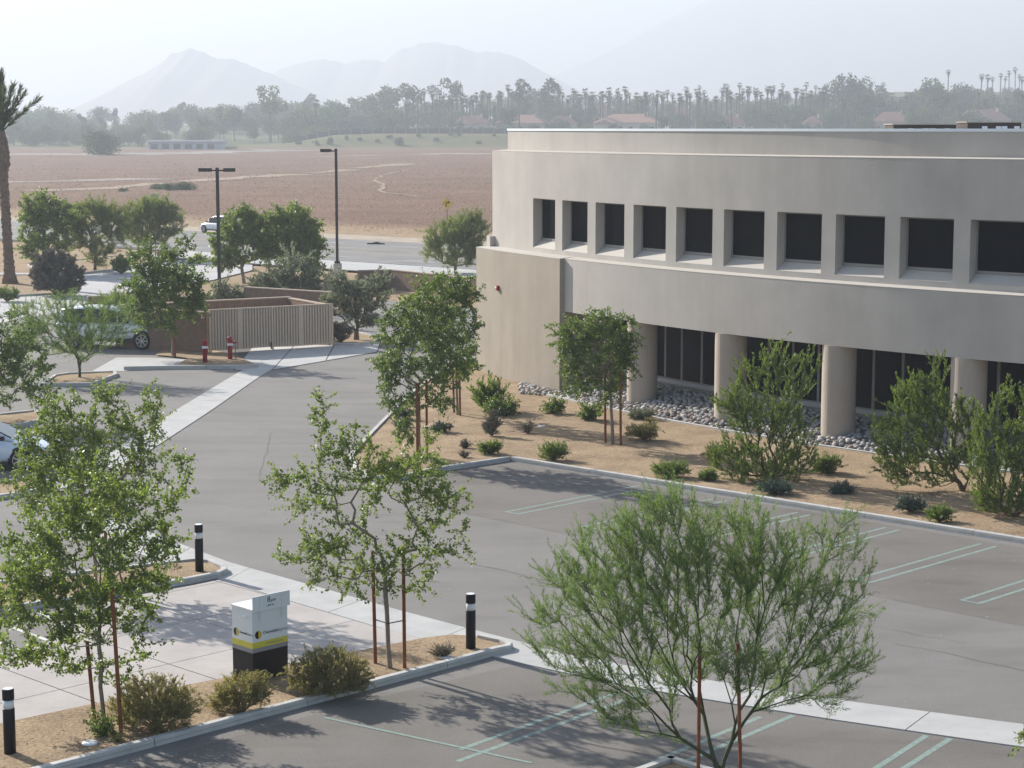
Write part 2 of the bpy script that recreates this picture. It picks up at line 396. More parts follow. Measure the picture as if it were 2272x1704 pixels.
# ================================================================== THE SETTING
UX, UY = Vector((.711, -.703, 0)), Vector((.703, .711, 0))     # along the building kerb / along the parking stalls
def terr(x, y):
    s = lambda a, b_, t: (lambda q: q*q*(3-2*q))(min(1, max(0, (t-a)/(b_-a))))
    z = 1.6*s(350, 850, y)
    bank = s(-120, -75, x-(y-850)*.12)
    z += bank*(6.2*s(846, 884, y))+(1-bank)*2.0*s(840, 1000, y)
    z += 24*s(930, 1700, y)*s(40, 330, x)+9*s(900, 1500, y)
    return z
def build_ground():
    xs = sorted(set([-7000, -4000, -2500, -1500, -1000, -700] + list(range(-500, 700, 20)) + [800, 1000, 1500, 2500, 4000, 7000]))
    ys = sorted(set([-80, 0, 60, 120, 180, 250] + list(range(300, 840, 30)) + list(range(840, 900, 5)) + list(range(900, 1800, 30)) + [2000, 2500, 3500, 5000, 8500]))
    m = MB(); nx = len(xs)
    m.v = [(x, y, -.06+terr(x, y)) for y in ys for x in xs]
    m.f = [(j*nx+i, j*nx+i+1, (j+1)*nx+i+1, (j+1)*nx+i) for j in range(len(ys)-1) for i in range(nx-1)]
    return m.build('ground', GROUND, smooth=True)
GROUND = mat('desert_ground', (.25, .15, .11), .95, .05, bump=1.0, bscale=1.2)
n, l, b = nodes_of(GROUND); g = n.new('ShaderNodeNewGeometry'); sx = n.new('ShaderNodeSeparateXYZ'); l.new(g.outputs['Position'], sx.inputs[0])
_n1 = ramp_noise(n, l, g.outputs['Position'], .05, [(.3, (.148, .092, .064)), (.6, (.200, .128, .090)), (.8, (.235, .162, .115))], 8, .7)
_n2 = ramp_noise(n, l, g.outputs['Position'], .9, [(.3, (.62, .60, .58)), (.55, (1, 1, 1)), (.72, (1.35, 1.4, 1.4))], 6, .75)
_fl = mixc(n, l, _n1.outputs[0], _n2.outputs[0], 1.0, 'MULTIPLY')
_gr = ramp_noise(n, l, g.outputs['Position'], .06, [(.3, (.16, .125, .07)), (.55, (.125, .125, .05)), (.75, (.19, .15, .085))], 6)
_so = ramp_noise(n, l, g.outputs['Position'], .6, [(.3, (.24, .17, .11)), (.7, (.36, .27, .175))], 7)
_gd = ramp_noise(n, l, g.outputs['Position'], .02, [(.4, (.075, .095, .035)), (.7, (.13, .13, .06))], 5)
def step(src, a, b_, wob=None):
    mr = n.new('ShaderNodeMapRange'); mr.inputs[1].default_value = a; mr.inputs[2].default_value = b_
    l.new(src, mr.inputs[0]); return mr.outputs[0]
_wn = n.new('ShaderNodeTexNoise'); _wn.inputs['Scale'].default_value = .03; _wn.inputs['Detail'].default_value = 5; l.new(g.outputs['Position'], _wn.inputs['Vector'])
_wm = n.new('ShaderNodeMath'); _wm.operation = 'MULTIPLY_ADD'; _wm.inputs[1].default_value = 30; l.new(_wn.outputs['Fac'], _wm.inputs[0]); l.new(sx.outputs['Y'], _wm.inputs[2])
# distance from the road line, so the field starts along the road
_rl = n.new('ShaderNodeVectorMath'); _rl.operation = 'DOT_PRODUCT'; _rl.inputs[1].default_value = (.66, .75, 0); l.new(g.outputs['Position'], _rl.inputs[0])
_rm = n.new('ShaderNodeMath'); _rm.operation = 'MULTIPLY_ADD'; _rm.inputs[1].default_value = 14; l.new(_wn.outputs['Fac'], _rm.inputs[0]); l.new(_rl.outputs['Value'], _rm.inputs[2])
_c1 = mixc(n, l, _so.outputs[0], _fl.outputs[2], step(_rm.outputs[0], 143, 154))
_c2 = mixc(n, l, _c1.outputs[2], _gr.outputs[0], step(sx.outputs['Y'], 846, 852))
_c3 = mixc(n, l, _c2.outputs[2], _gd.outputs[0], step(sx.outputs['Y'], 905, 925))
l.new(_c3.outputs[2], b.inputs['Base Color'])
struct(build_ground())

def sheet(name, pts, z, m, kind=True):
    o = MB(); pts = [(p[0], p[1], z) for p in pts]
    a = sum(pts[i][0]*pts[(i+1) % len(pts)][1]-pts[(i+1) % len(pts)][0]*pts[i][1] for i in range(len(pts)))
    if a < 0: pts = pts[::-1]
    o.add(pts, [tuple(range(len(pts)))]); r = o.build(name, m)
    if kind: struct(r)
    return r
def soil_bed(name, pts, z=.09, amp=.05, seed=0):
    z -= .012; amp *= .55
    bm = bmesh.new(); a = sum(pts[i][0]*pts[(i+1) % len(pts)][1]-pts[(i+1) % len(pts)][0]*pts[i][1] for i in range(len(pts)))
    if a < 0: pts = pts[::-1]
    f = bm.faces.new([bm.verts.new((p[0], p[1], z)) for p in pts])
    bm.normal_update(); bmesh.ops.triangulate(bm, faces=[f])
    for _ in range(4):
        es = [e for e in bm.edges if e.calc_length() > .7]
        if not es: break
        bmesh.ops.subdivide_edges(bm, edges=es, cuts=1); bmesh.ops.triangulate(bm, faces=[f_ for f_ in bm.faces if len(f_.verts) > 3])
    for v in bm.verts:
        if not v.is_boundary: v.co.z += amp*(noise.noise(v.co*.55+Vector((seed, 0, 0)))+.35*noise.noise(v.co*2.1))+amp*.3
    me = bpy.data.meshes.new(name); bm.to_mesh(me); bm.free(); me.materials.append(SOILM)
    me.polygons.foreach_set('use_smooth', [True]*len(me.polygons)); o = link(me, name); return struct(o)
def strip(pl, wd):
    """polyline with width -> polygon (left and right offsets)"""
    L, Rr = [], []
    for i, p in enumerate(pl):
        t = (Vector(pl[min(i+1, len(pl)-1)])-Vector(pl[max(i-1, 0)])); t.z = 0; t.normalize(); nrm = Vector((-t.y, t.x, 0))
        w_ = wd[i] if hasattr(wd, '__len__') else wd
        L.append(Vector(p)+nrm*w_/2); Rr.append(Vector(p)-nrm*w_/2)
    return L, Rr
def strip_mesh(name, pl, wd, z, m, parent=None):
    L, Rr = strip(pl, wd); k = len(pl); o = MB()
    o.add([(p.x, p.y, z) for p in L]+[(p.x, p.y, z) for p in Rr], [(i, k+i, k+i+1, i+1) for i in range(k-1)])
    return o.build(name, m, parent)
def resample(pl, step_):
    out = [Vector(pl[0])]
    for a, b_ in zip(pl[:-1], pl[1:]):
        a, b_ = Vector(a), Vector(b_); k = max(1, int((b_-a).length/step_))
        out += [a+(b_-a)*i/k for i in range(1, k+1)]
    return out
def kerb(pl, wd=.15, z0=-.02, z1=.135, sec=3.05, label=None, side=1, joints=True):
    """kerb along the outer (face) line pl; sections are laid with thin open joints over a footing"""
    pts = resample(pl, .35); cum = [0]
    for a, b_ in zip(pts[:-1], pts[1:]): cum.append(cum[-1]+(b_-a).length)
    def off(i, d):
        t = (pts[min(i+1, len(pts)-1)]-pts[max(i-1, 0)]); t.z = 0; t.normalize(); return pts[i]+Vector((-t.y, t.x, 0))*d*side
    def solid(i0, i1, e, top, bat=0.0):
        mb = MB(); vs = []; fs = []
        for i in range(i0, i1+1):
            p, q, p2 = off(i, e), off(i, wd-e), off(i, e+.018)
            vs += [(p.x, p.y, z0), (p2.x, p2.y, top-.012), (off(i, e+.032).x, off(i, e+.032).y, top), (q.x, q.y, top), (q.x, q.y, z0)]
        k = i1-i0
        for j in range(k):
            for c in range(4):
                fs.append((5*j+c, 5*j+5+c, 5*j+6+c, 5*j+1+c))
        fs += [(0, 1, 2, 3, 4), tuple(5*k+c for c in (4, 3, 2, 1, 0))]
        if side > 0: fs = [f[::-1] for f in fs]
        mb.add(vs, fs); return mb
    root = solid(0, len(pts)-1, .012, z1-.014).build('kerb', JOINT); struct(root)
    if label: root['label'] = label
    i0 = 0; k = 0
    while i0 < len(pts)-1:
        i1 = i0
        while i1 < len(pts)-1 and cum[i1]-cum[i0] < sec: i1 += 1
        if len(pts)-1-i1 < 3: i1 = len(pts)-1
        s = solid(i0, i1, 0, z1)
        # open the joint: pull the two end rings in by 8 mm
        for e_, nb in ((0, 5), (-5, -10)):
            for c in range(5):
                ia = e_+c if e_ == 0 else len(s.v)-5+c; ib = ia+5 if e_ == 0 else ia-5
                A, B = Vector(s.v[ia]), Vector(s.v[ib]); d = (B-A); 
                if d.length > .05: s.v[ia] = tuple(A+d.normalized()*.008)
        s.build('kerb_section', KERB, root); i0 = i1
    return root
def stripe(p, q, wd=.09, m=None, z=.006, name='parking_stripe'):
    p, q = Vector(p), Vector(q); L, Rr = strip([p, q], wd)
    o = MB(); o.add([(v.x, v.y, z) for v in (L[0], Rr[0], Rr[1], L[1])], [(0, 1, 2, 3)]); return struct(o.build(name, m or GREENP))

# ---- lot, drives, road
sheet('parking_lot', [(-75, 4), (60, 4), (60, 80), (6, 100), (-8, 114), (-26, 131), (-34, 121), (-75, 112)], 0.0, ASPH)
ROADN, ROADT = Vector((.66, .751, 0)), Vector((.751, -.66, 0))
rp = Vector((-24.5, 156.3, 0))
def road_pt(along, across): return rp+ROADT*along+ROADN*across
sheet('road', [road_pt(-220, 0), road_pt(160, 0), road_pt(160, 21.5), road_pt(-220, 21.5)], .02, ROADM)
strip_mesh('road_shoulder', [road_pt(-220, 24.2), road_pt(-60, 24.6), road_pt(0, 24), road_pt(60, 25), road_pt(160, 24)], 5.6, .012, mat('shoulder_gravel', (.36, .30, .235), .95, .1, var=.25, scale=.7, detail=8)); struct(bpy.data.objects['road_shoulder'])
for k in range(-16, 14):
    stripe(road_pt(k*9.0, 4.2), road_pt(k*9.0+3.2, 4.2), .14, WSTR, .026, 'lane_dash')
stripe(road_pt(-200, 8.6), road_pt(150, 8.6), .16, YSTR, .026, 'yellow_line'); stripe(road_pt(-200, 12.6), road_pt(150, 12.6), .16, YSTR, .026, 'yellow_line')
for k in range(-16, 14):
    stripe(road_pt(k*9.0+4, 16.8), road_pt(k*9.0+7.2, 16.8), .14, WSTR, .026, 'lane_dash')
kerb([road_pt(-200, -.05), road_pt(-7.5, -.05)], side=-1, sec=12, z1=.16); kerb([road_pt(9, -.05), road_pt(150, -.05)], side=-1, sec=12, z1=.16)
# pavement along the road in slabs
pv = struct(sheet('pavement', [road_pt(-2, -6.4), road_pt(150, -6.4), road_pt(150, -.25), road_pt(-2, -.25)], .10, JOINT))
for k in range(0, 38):
    a = -2+k*4.0; q = [road_pt(a+.01, -6.38), road_pt(a+3.99, -6.38), road_pt(a+3.99, -.27), road_pt(a+.01, -.27)]
    MB().prism([(p.x, p.y) for p in q], .06, .125).build('paving_slab', CONC, pv)
DRV = mat('drive_concrete', (.40, .385, .385), .9, .2, var=.12, scale=.5, bump=.1)
sheet('entry_drive', [S(-30, 605), S(70, 606), S(170, 612), S(270, 600), S(395, 577), S(455, 561), S(560, 566), S(560, 600), S(470, 622), S(330, 640), S(262, 652), S(150, 690), S(-30, 722)], .012, DRV)
# ---- tracks worn into the field
TRK = mat('track_sand', (.31, .245, .185), .95, .05, var=.25, scale=.25, detail=8); GREYT = mat('track_grey', (.27, .235, .21), .95, .05, var=.3, scale=.1, detail=8)
def track(pts, wd, m, dz=.05):
    pl = resample([S(*p) for p in pts], 6.0); rnd = random.Random(len(pts))
    out = []; ws = []
    for i, p in enumerate(pl):
        out.append(Vector((p.x+rnd.uniform(-.6, .6), p.y+rnd.uniform(-1.2, 1.2), 0))); ws.append(wd*rnd.uniform(.35, 1.3))
    L, Rr = strip(out, ws); k = len(out); o = MB()
    o.add([(p.x, p.y, terr(p.x, p.y)-.06+dz) for p in L]+[(p.x, p.y, terr(p.x, p.y)-.06+dz) for p in Rr], [(i, k+i, k+i+1, i+1) for i in range(k-1)])
    return struct(o.build('dirt_track', m))
track([(68, 423), (160, 420), (244, 417), (315, 409), (360, 406)], 6, TRK); track([(418, 402), (488, 397), (600, 390), (672, 387)], 8, TRK)
track([(690, 384.5), (740, 382), (775, 378)], 6, TRK); track([(794, 375), (856, 371), (902, 367)], 7, TRK)
track([(960, 438), (900, 432), (851, 427), (838, 423), (854, 410), (826, 399)], 0.8, TRK, .07); track([(838, 397), (852, 388), (876, 383), (905, 379)], 0.8, TRK, .07)
track([(672, 355), (760, 353), (848, 351)], 7, TRK); track([(930, 350), (1000, 348), (1100, 349)], 22, TRK); track([(0, 404), (150, 402), (340, 396)], 14, GREYT, .06)
track([(0, 349), (200, 350), (420, 347), (560, 343)], 40, GREYT, .06); track([(560, 340), (640, 343), (700, 342)], 16, GREYT, .07)

# ---- concrete gutter that swings round the parking bays, laid in sections
gu = [S(200, 1136), S(347, 1188), S(504, 1247.5), S(554, 1262), S(733, 1312), S(879.7, 1354), S(1034, 1395), S(1246.6, 1449.6), S(1480, 1497), S(1700, 1531), S(1902, 1560.7), S(2229.6, 1604), S(2600, 1648)]
gl = [S(130, 1166), S(300, 1228), S(440, 1271), S(500, 1291), S(635.6, 1332.7), S(825.5, 1389.6), S(960, 1425), S(1163, 1475), S(1400, 1526), S(1620, 1562), S(1839, 1597), S(2186, 1647.5), S(2560, 1700)]
def between(name, A, B, m, z, base_z, piece, step_):
    base = struct(MB().add([(p.x, p.y, base_z) for p in A]+[(p.x, p.y, base_z) for p in B], [(i, len(A)+i, len(A)+i+1, i+1) for i in range(len(A)-1)]).build(name, JOINT))
    def para(Pl, t):
        k = t*(len(Pl)-1); i = min(int(k), len(Pl)-2); return Pl[i].lerp(Pl[i+1], k-i)
    L = sum((a-b_).length for a, b_ in zip(A[:-1], A[1:])); N_ = int(L/step_)
    for i in range(N_):
        t0, t1 = i/N_, (i+1)/N_; e = .010/L; ts = [t0+e+(t1-t0-2*e)*j/3 for j in range(4)]
        a = [para(A, t) for t in ts]; b_ = [para(B, t) for t in ts]
        MB().prism([(p.x, p.y) for p in a+b_[::-1]], base_z-.03, z).build(piece, m, base)
    return base
between('gutter', gu, gl, CONC, .022, .008, 'gutter_section', 3.6)
# second gutter, running up to the bin store
between('gutter', [S(120, 1085), S(274, 987), S(377, 919), S(534, 824), S(560, 812)], [S(215, 1085), S(336, 998), S(461, 916.6), S(578, 835), S(604, 820)], CONC, .022, .008, 'gutter_section', 4.0)
# apron before the bin store
ap = struct(sheet('apron', [S(520, 822), S(604, 822), S(837, 782), S(850, 745), S(760, 742), S(470, 776)], .012, JOINT))
for q in ([(522, 821.5), (603, 821.5), (650, 770), (560, 772)], [(606, 821), (722, 801.5), (742, 763), (652, 770)], [(724, 801), (836, 781.5), (848, 746), (745, 763)]):
    c = sum((S(*p) for p in q), Vector())/4
    MB().prism([tuple((S(*p)+(c-S(*p)).normalized()*.02)[:2]) for p in q], -.02, .026).build('paving_slab', CONC, ap)
# pinkish slabs between the two planted islands
pad = [S(-60, 1628), S(198, 1573), S(820, 1448), S(945, 1424), S(960, 1421.5), S(825.5, 1390.5), S(635.6, 1333.7), S(520, 1298), S(505, 1284), S(430, 1300), S(250, 1332), S(170, 1387), S(105, 1427), S(0, 1452), S(-60, 1462)]
pb = sheet('paving', pad, .006, JOINT)
def clip(poly, p, nrm):
    out = []
    for i in range(len(poly)):
        a, b_ = poly[i], poly[(i+1) % len(poly)]; da, db = (a-p).dot(nrm), (b_-p).dot(nrm)
        if da >= 0: out.append(a)
        if (da >= 0) != (db >= 0): out.append(a+(b_-a)*(da/(da-db)))
    return out
o0 = S(635, 1333)
for i in range(-6, 7):
    for j in range(-8, 3):
        poly = pad; e = .012
        for p, nr in ((o0+UX*(i*2.35+e), UX), (o0+UX*((i+1)*2.35-e), -UX), (o0+UY*(j*2.35+e), UY), (o0+UY*((j+1)*2.35-e), -UY)):
            poly = clip(poly, p, nr)
            if len(poly) < 3: break
        if len(poly) >= 3:
            ar = abs(sum(poly[k].x*poly[(k+1) % len(poly)].y-poly[(k+1) % len(poly)].x*poly[k].y for k in range(len(poly))))/2
            if ar > .05: MB().prism([(p.x, p.y) for p in poly], -.01, .020).build('paving_slab', CONCP, pb)
# ---- planted islands and beds with their kerbs
def island(pts, seed, closed=True, z=.085, amp=.05, side=1, label=None):
    pl = [S(*p) for p in pts]; bed = soil_bed('planting_bed', pl, z, amp, seed)
    if label: bed['label'] = label
    if closed: kerb(pl+[pl[0]], side=side)
    return bed
isl1 = [(-60, 1762), (221, 1690), (500, 1615), (820, 1530), (1060, 1466), (1105, 1453), (1135, 1447), (1139, 1440), (1120, 1431), (1100, 1427), (1070, 1420), (1002, 1415.5), (945, 1422), (820, 1447), (198, 1572), (-60, 1627)]
soil_bed('planting_bed', [S(*p) for p in isl1], .085, .05, 1); kerb([S(*p, ) for p in isl1[:11]], side=1)
isl2 = [(-40, 1370), (70, 1352), (250, 1326), (430, 1294), (490, 1282), (507, 1274), (503, 1266), (470, 1252), (430, 1249), (334, 1260), (63, 1292), (-40, 1304)]
island(isl2, 2)
isl3 = [(-60, 1118), (60, 1100), (100, 1092), (118, 1078), (90, 1066), (-60, 1082)]; island(isl3, 3)
isl4 = [(-50, 962), (60, 946), (92, 938), (100, 926), (80, 916), (-50, 930)]; island(isl4, 4)
isl5 = [(88, 858), (205, 857), (262, 836), (258, 829), (150, 833), (118, 838)]; island(isl5, 5)
# island with the two red posts
isl6 = [(275, 822), (380, 820), (536, 819), (575, 815), (566, 806), (520, 790), (478, 780), (470, 776), (384, 760), (372, 772), (406, 797), (386, 808), (277, 811)]
soil_bed('planting_bed', [S(*p) for p in [(388, 815), (536, 815), (570, 812), (520, 790), (478, 780), (465, 768), (384, 762), (345, 790), (418, 797)]], .07, .05, 6); kerb([S(*p) for p in [(275, 822), (380, 820), (536, 819), (575, 816)]], side=1, z1=.16)
w6 = sheet('walkway', [S(204, 824), S(276, 824), S(380, 812), (S(392, 811)), S(416, 798), S(330, 794), S(258, 794)], .012, CONC)
# bed right of the bin store
island([(700, 766), (790, 768), (838, 762), (842, 752), (800, 742), (735, 740)], 7)
# palm island and the left and rear beds
island([(-40, 614), (60, 613), (110, 622), (172, 640), (160, 652), (60, 657), (-40, 662)], 8)
island([(95, 606), (176, 609), (266, 600), (330, 586), (388, 572), (300, 566), (60, 590)], 9)
soil_bed('planting_bed', [S(300, 648), S(470, 628), S(560, 608), S(700, 604), S(760, 614), S(800, 640), S(842, 668), S(760, 700), S(690, 700), S(540, 690), S(400, 690), S(190, 690), S(230, 668)], .10, .08, 10)
# main bed before the building
BC, BR = Vector((53.58, 100.35, 0)), 58.66
def pol(th, r, z=0.0): a = R(th); return Vector((BC.x+r*math.cos(a), BC.y+r*math.sin(a), z))
kl = [(1133, 1023), (957, 1050), (889, 1066), (821, 1066), (783, 1047), (772, 1018), (808, 978), (840, 945), (905, 880), (960, 838), (1010, 812), (1060, 800)]
kr = [S(1133, 1023), S(2272, 1207), S(2900, 1309)]
bed = kr[::-1]+[S(*p) for p in kl[1:]]
inner = [pol(t, BR-.3) for t in (200.6, 204, 208, 212, 216, 220, 224, 228, 232, 236, 240, 244)]
soil_bed('planting_bed', bed+inner, .085, .09, 11)
kerb(kr, side=1); kerb([S(*p) for p in kl], side=-1)
# diamond planter in the bay row at the bottom edge
dia = [D(1454, 1642)]; dp = S(1487, 1692)
P4 = [dp, dp+UX*1.75, dp+UX*1.75-UY*1.75, dp-UY*1.75]; soil_bed('planting_bed', P4, .085, .03, 12); kerb(P4+[P4[0]], side=-1, sec=1.8)
# ---- browner paving of the bays, meeting the aisle in a seam
bq = [S(1133, 1024)-UX*.3, S(1133, 1024)-UX*3.2-UY*1.2, S(1123, 1136)-UX*3.6-UY*.9, S(1123, 1136)+UX*34-UY*1.1, S(1133, 1024)+UX*34]
sheet('parking_bays', bq, .0035, BAYM)
sheet('parking_bays', [S(1135, 1478), S(1326.8, 1515), S(1480, 1541), S(1839, 1599), S(2186, 1650), S(2560, 1703), S(2560, 1990), S(200, 1990), S(200, 1730), S(500, 1640), S(820, 1552)], .0035, BAYM)
# ---- bay markings
for k in range(0, 9):
    t0 = S(1123, 1136)+UX*(2.7432*k)
    a0, a1 = t0, t0+UX*.42
    stripe(a0, a0+UY*5.32, .10); stripe(a1, a1+UY*5.32, .10); stripe(a0-UX*.04, a1+UX*.04, .085, z=.010)
for k in range(0, 6):
    a = S(1381, 1533).lerp(S(1412, 1527), 0)+UX*0
near = [((1381, 1533), (1020, 1664)), ((1443, 1533), (1015, 1690)), ((1687, 1591), (1400, 1712)), ((1760, 1588), (1440, 1725)), ((2056, 1632.5), (1900, 1733)), ((2109, 1639), (1960, 1735))]
for a, b_ in near: stripe(S(*a), S(*b_), .11)
stripe(S(720, 1593), S(1180, 1694), .075, z=.010)
for a, b_ in (((0, 1383), (105, 1421)), ((47, 1338), (152, 1392)), ((-20, 1420), (40, 1440))): stripe(S(*a), S(*b_), .10, WSTR)

# ================================================================== THE BUILDING
bld = empty('office_building', pol(208, BR)); tag(bld, 'two storey curved stucco office building with deep square windows', 'building')
def arc(th0, th1, r0, r1, z0, z1, step_=.5):
    """solid ring sector"""
    k = max(1, int(round((th1-th0)/step_))); vs = []; fs = []
    for i in range(k+1):
        t = th0+(th1-th0)*i/k
        vs += [pol(t, r0, z0), pol(t, r1, z0), pol(t, r1, z1), pol(t, r0, z1)]
    for i in range(k):
        for c in range(4): fs.append((4*i+c, 4*i+4+c, 4*i+4+(c+1) % 4, 4*i+(c+1) % 4))
    fs += [(0, 1, 2, 3), tuple(4*k+c for c in (3, 2, 1, 0))]
    return MB().add(vs, [f[::-1] for f in fs])
TH0, THT, TH1 = 200.4, 208.15, 244.0
RB, RU, RP, RG = BR-.12, BR-.58, BR-1.2, BR-2.4
arc(TH0, THT, BR-3.2, BR+.08, -.1, 5.14).build('end_wall', STUT, bld)['label'] = 'tan stucco end wall left of the columns'
arc(THT+.002, TH1, BR-1.5, RB, 3.17, 5.135).build('band', STUC, bld)
arc(THT+.002, TH1, RG-.1, BR-1.502, 3.32, 5.13).build('soffit', STUC, bld)
def wedge(th0, th1, r0, r1, zo, zi, drop=.02, step_=.5):
    k = max(1, int(round((th1-th0)/step_))); m_ = MB()
    for i in range(k+1):
        t = th0+(th1-th0)*i/k; m_.v += [tuple(pol(t, r0, zo-drop)), tuple(pol(t, r1, zo-drop)), tuple(pol(t, r1, zo)), tuple(pol(t, r0, zi))]
    for i in range(k):
        for c in range(4): m_.f.append((4*i+c, 4*i+(c+1) % 4, 4*i+4+(c+1) % 4, 4*i+4+c))
    m_.f += [(3, 2, 1, 0), tuple(4*k+c for c in (0, 1, 2, 3))]; return m_
wedge(TH0, THT-.002, RU-.3, BR+.085, 5.165, 5.235, .02).build('ledge', LEDGE, bld); wedge(THT+.002, TH1, RU-.3, RB+.005, 5.16, 5.235, .02).build('ledge', LEDGE, bld)
U0 = TH0+.15
arc(TH0+.05, TH0+.45, RU-2, RU+.22, 5.176, 5.62).build('corner_step', STUC, bld)
up = MB()
for a in (arc(U0, TH1, RU-.72, RU, 5.142, 5.38), arc(U0, TH1, RU-.72, RU, 7.30, 9.08)): up.add(a.v, a.f)
w0, per, ww = 204.73, 2.437, 1.88
wins = [(w0+per*i, w0+per*i+ww) for i in range(16)]
edges = [U0]+[e for q in wins for e in q]+[TH1]
for a, b_ in zip(edges[::2], edges[1::2]):
    p = arc(a, b_, RU-.72, RU, 5.38, 7.30, .47); up.add(p.v, p.f)
up.build('upper_wall', STUC, bld)
wedge(U0, TH1, RU-.74, RU+.004, 9.105, 9.15, .022).build('ledge', LEDGE, bld)
arc(TH0+.3, TH1, RP-.3, RP, 9.112, 9.905).build('parapet', STUC2, bld)
arc(TH0+.28, TH1, RP-.33, RP+.03, 9.905, 9.995).build('coping', COPE, bld)
arc(TH0+.3, TH1, RP-26, RP-.302, 9.0, 9.35, 1.0).build('roof', ROOF, bld)
# end return and back walls
sidew = MB(); 
for (r0, r1, z0, z1) in ((BR-26, BR-3.202, -.1, 5.14), (RU-26, RU-.722, 5.14, 9.08)):
    a = arc(TH0+.15, TH0+.7, r0, r1, z0, z1); sidew.add(a.v, a.f)
a = arc(TH0+.3, TH0+.8, RP-26, RP-.302, 9.351, 9.9); sidew.add(a.v, a.f)
sidew.build('side_wall', STUC, bld); a = arc(TH0+.2, TH1, BR-27, BR-26.002, -.1, 9.9, 1.0); a.build('rear_wall', STUC, bld)
for i, (a, b_) in enumerate(wins[:13]):
    rg = RU-.385; wn = arc(a+.004, b_-.004, rg-.04, rg, 5.384, 7.296, .47)
    fr = MB(); e = .055/58*57.3; fw = .055; zb_ = 5.70
    for q in (arc(a+.003, b_-.003, rg-.049, rg+.03, zb_-.03, zb_+fw), arc(a+.003, b_-.003, rg-.05, rg+.03, 7.297-fw, 7.297), arc(a+.003, a+.003+e, rg-.05, rg+.03, zb_+fw, 7.297-fw), arc(b_-.003-e, b_-.003, rg-.05, rg+.03, zb_+fw, 7.297-fw)): fr.add(q.v, q.f)
    f = fr.build('window', FRAME, bld); arc(a+.003+e, b_-.003-e, rg-.03, rg, zb_+fw, 7.297-fw).build('pane', GLASS, f)
    wedge(a+.002, b_-.002, rg-.05, RU-.004, 5.39, 5.70, .008, .47).build('sill', LEDGE, f)
cols = [212.58+4.721*i for i in range(-1, 7)]
cols = cols[1:]
for t in cols:
    c = pol(t, BR-.62); MB().lathe([(.545, -.15), (.545, 3.168)], (c.x, c.y, 0), 36).build('column', COLM, bld, smooth=False)
    ob = bpy.data.objects[[o.name for o in bld.children][-1]]
for t0_, t1_ in zip([THT+.35]+cols, cols+[TH1]):
    t1_ = min(t1_, TH1-.1)
    base = arc(t0_+.003, t1_-.003, RG-.12, RG+.06, .72, .86).build('sill', SILLM, bld)
    arc(t0_+.003, t1_-.003, RG-.12, RG, -.1, .718).build('base_wall', STUT, bld)
    nb = 4; dd = (t1_-t0_)/nb
    for k in range(nb):
        a, b_ = t0_+k*dd+.002, t0_+(k+1)*dd-.002; e = .05; fr = MB()
        for q in (arc(a, b_, RG-.08, RG, .862, .91), arc(a, b_, RG-.08, RG, 3.27, 3.318), arc(a, a+e, RG-.08, RG, .911, 3.269), arc(b_-e, b_, RG-.08, RG, .911, 3.269)): fr.add(q.v, q.f)
        f = fr.build('window', FRAME, bld); arc(a+e, b_-e, RG-.06, RG-.03, .911, 3.269).build('pane', GLASS, f)
# fittings on the end wall
st = empty('alarm_strobe', DY(1077, 622, pol(202.6, BR+.08).y)); 
tw = None
def wall_pt(px, py, r=BR+.08):
    lo, hi = 200.5, THT
    for _ in range(40):
        m_ = (lo+hi)/2; p = pol(m_, r); x_ = 1136+F*p.x/(p.y*CP+CH*SP)
        if x_ < px*K: lo = m_
        else: hi = m_
    p = pol(lo, r); q = DY(px, py, p.y); return Vector((p.x, p.y, q.z)), lo
p, t = wall_pt(1077, 622); st.location = p; WL[st.name] = tuple(p); st.rotation_euler = (0, 0, R(t)); tag(st, 'small red alarm strobe on the tan end wall', 'alarm')
MB().box((.05, 0, 0), (.10, .17, .20)).build('housing', RED, st, True); MB().box((.115, 0, .03), (.03, .10, .08)).build('lens', WHITE, st, True)
for (px, py, lb) in ((1200, 848, 'round black vent pipe low on the tan end wall'), (1095, 822, 'small drain spout low on the left of the tan wall')):
    p, t = wall_pt(px, py); v = empty('wall_vent', p, R(t)); tag(v, lb, 'vent')
    MB().tube([(-.02, 0, 0), (.10, 0, -.01)], .13 if px == 1200 else .05, 14).build('pipe', DARKM if px == 1200 else STAKE, v, True)
    MB().tube([(.0, 0, 0), (.03, 0, 0)], .16 if px == 1200 else .07, 14).build('collar', FRAME, v, True)
# rooftop air units
def roof_unit(x0, x1, ytop, Y, lb, panels):
    a, b_ = DY(x0, 270, Y), DY(x1, 270, Y); zt = DY(x0, ytop, Y).z; c = (a+b_)/2; L = (b_-a).length
    r = empty('rooftop_unit', (c.x, Y+.9, 9.35)); tag(r, lb, 'air unit', 'rooftop air units')
    h = zt-9.35
    MB().box((0, 0, h/2-.02), (L, 1.8, h-.04)).build('cabinet', BROWNU, r, True); MB().box((0, 0, h-.015), (L+.1, 1.9, .03)).build('lid', CMUC, r, True)
    for q in panels: MB().box((-L/2+q*L, -.91, h-.33), (.22, .02, .30)).build('panel', WHITE, r, True)
roof_unit(1930, 2066, 267.5, 80, 'low brown rooftop unit with white panels, left of the two', (.27, .52, .63, .86))
roof_unit(2090, 2206, 263, 80, 'brown rooftop unit with white panels, at right picture edge', (.32, .58, .69, .92))
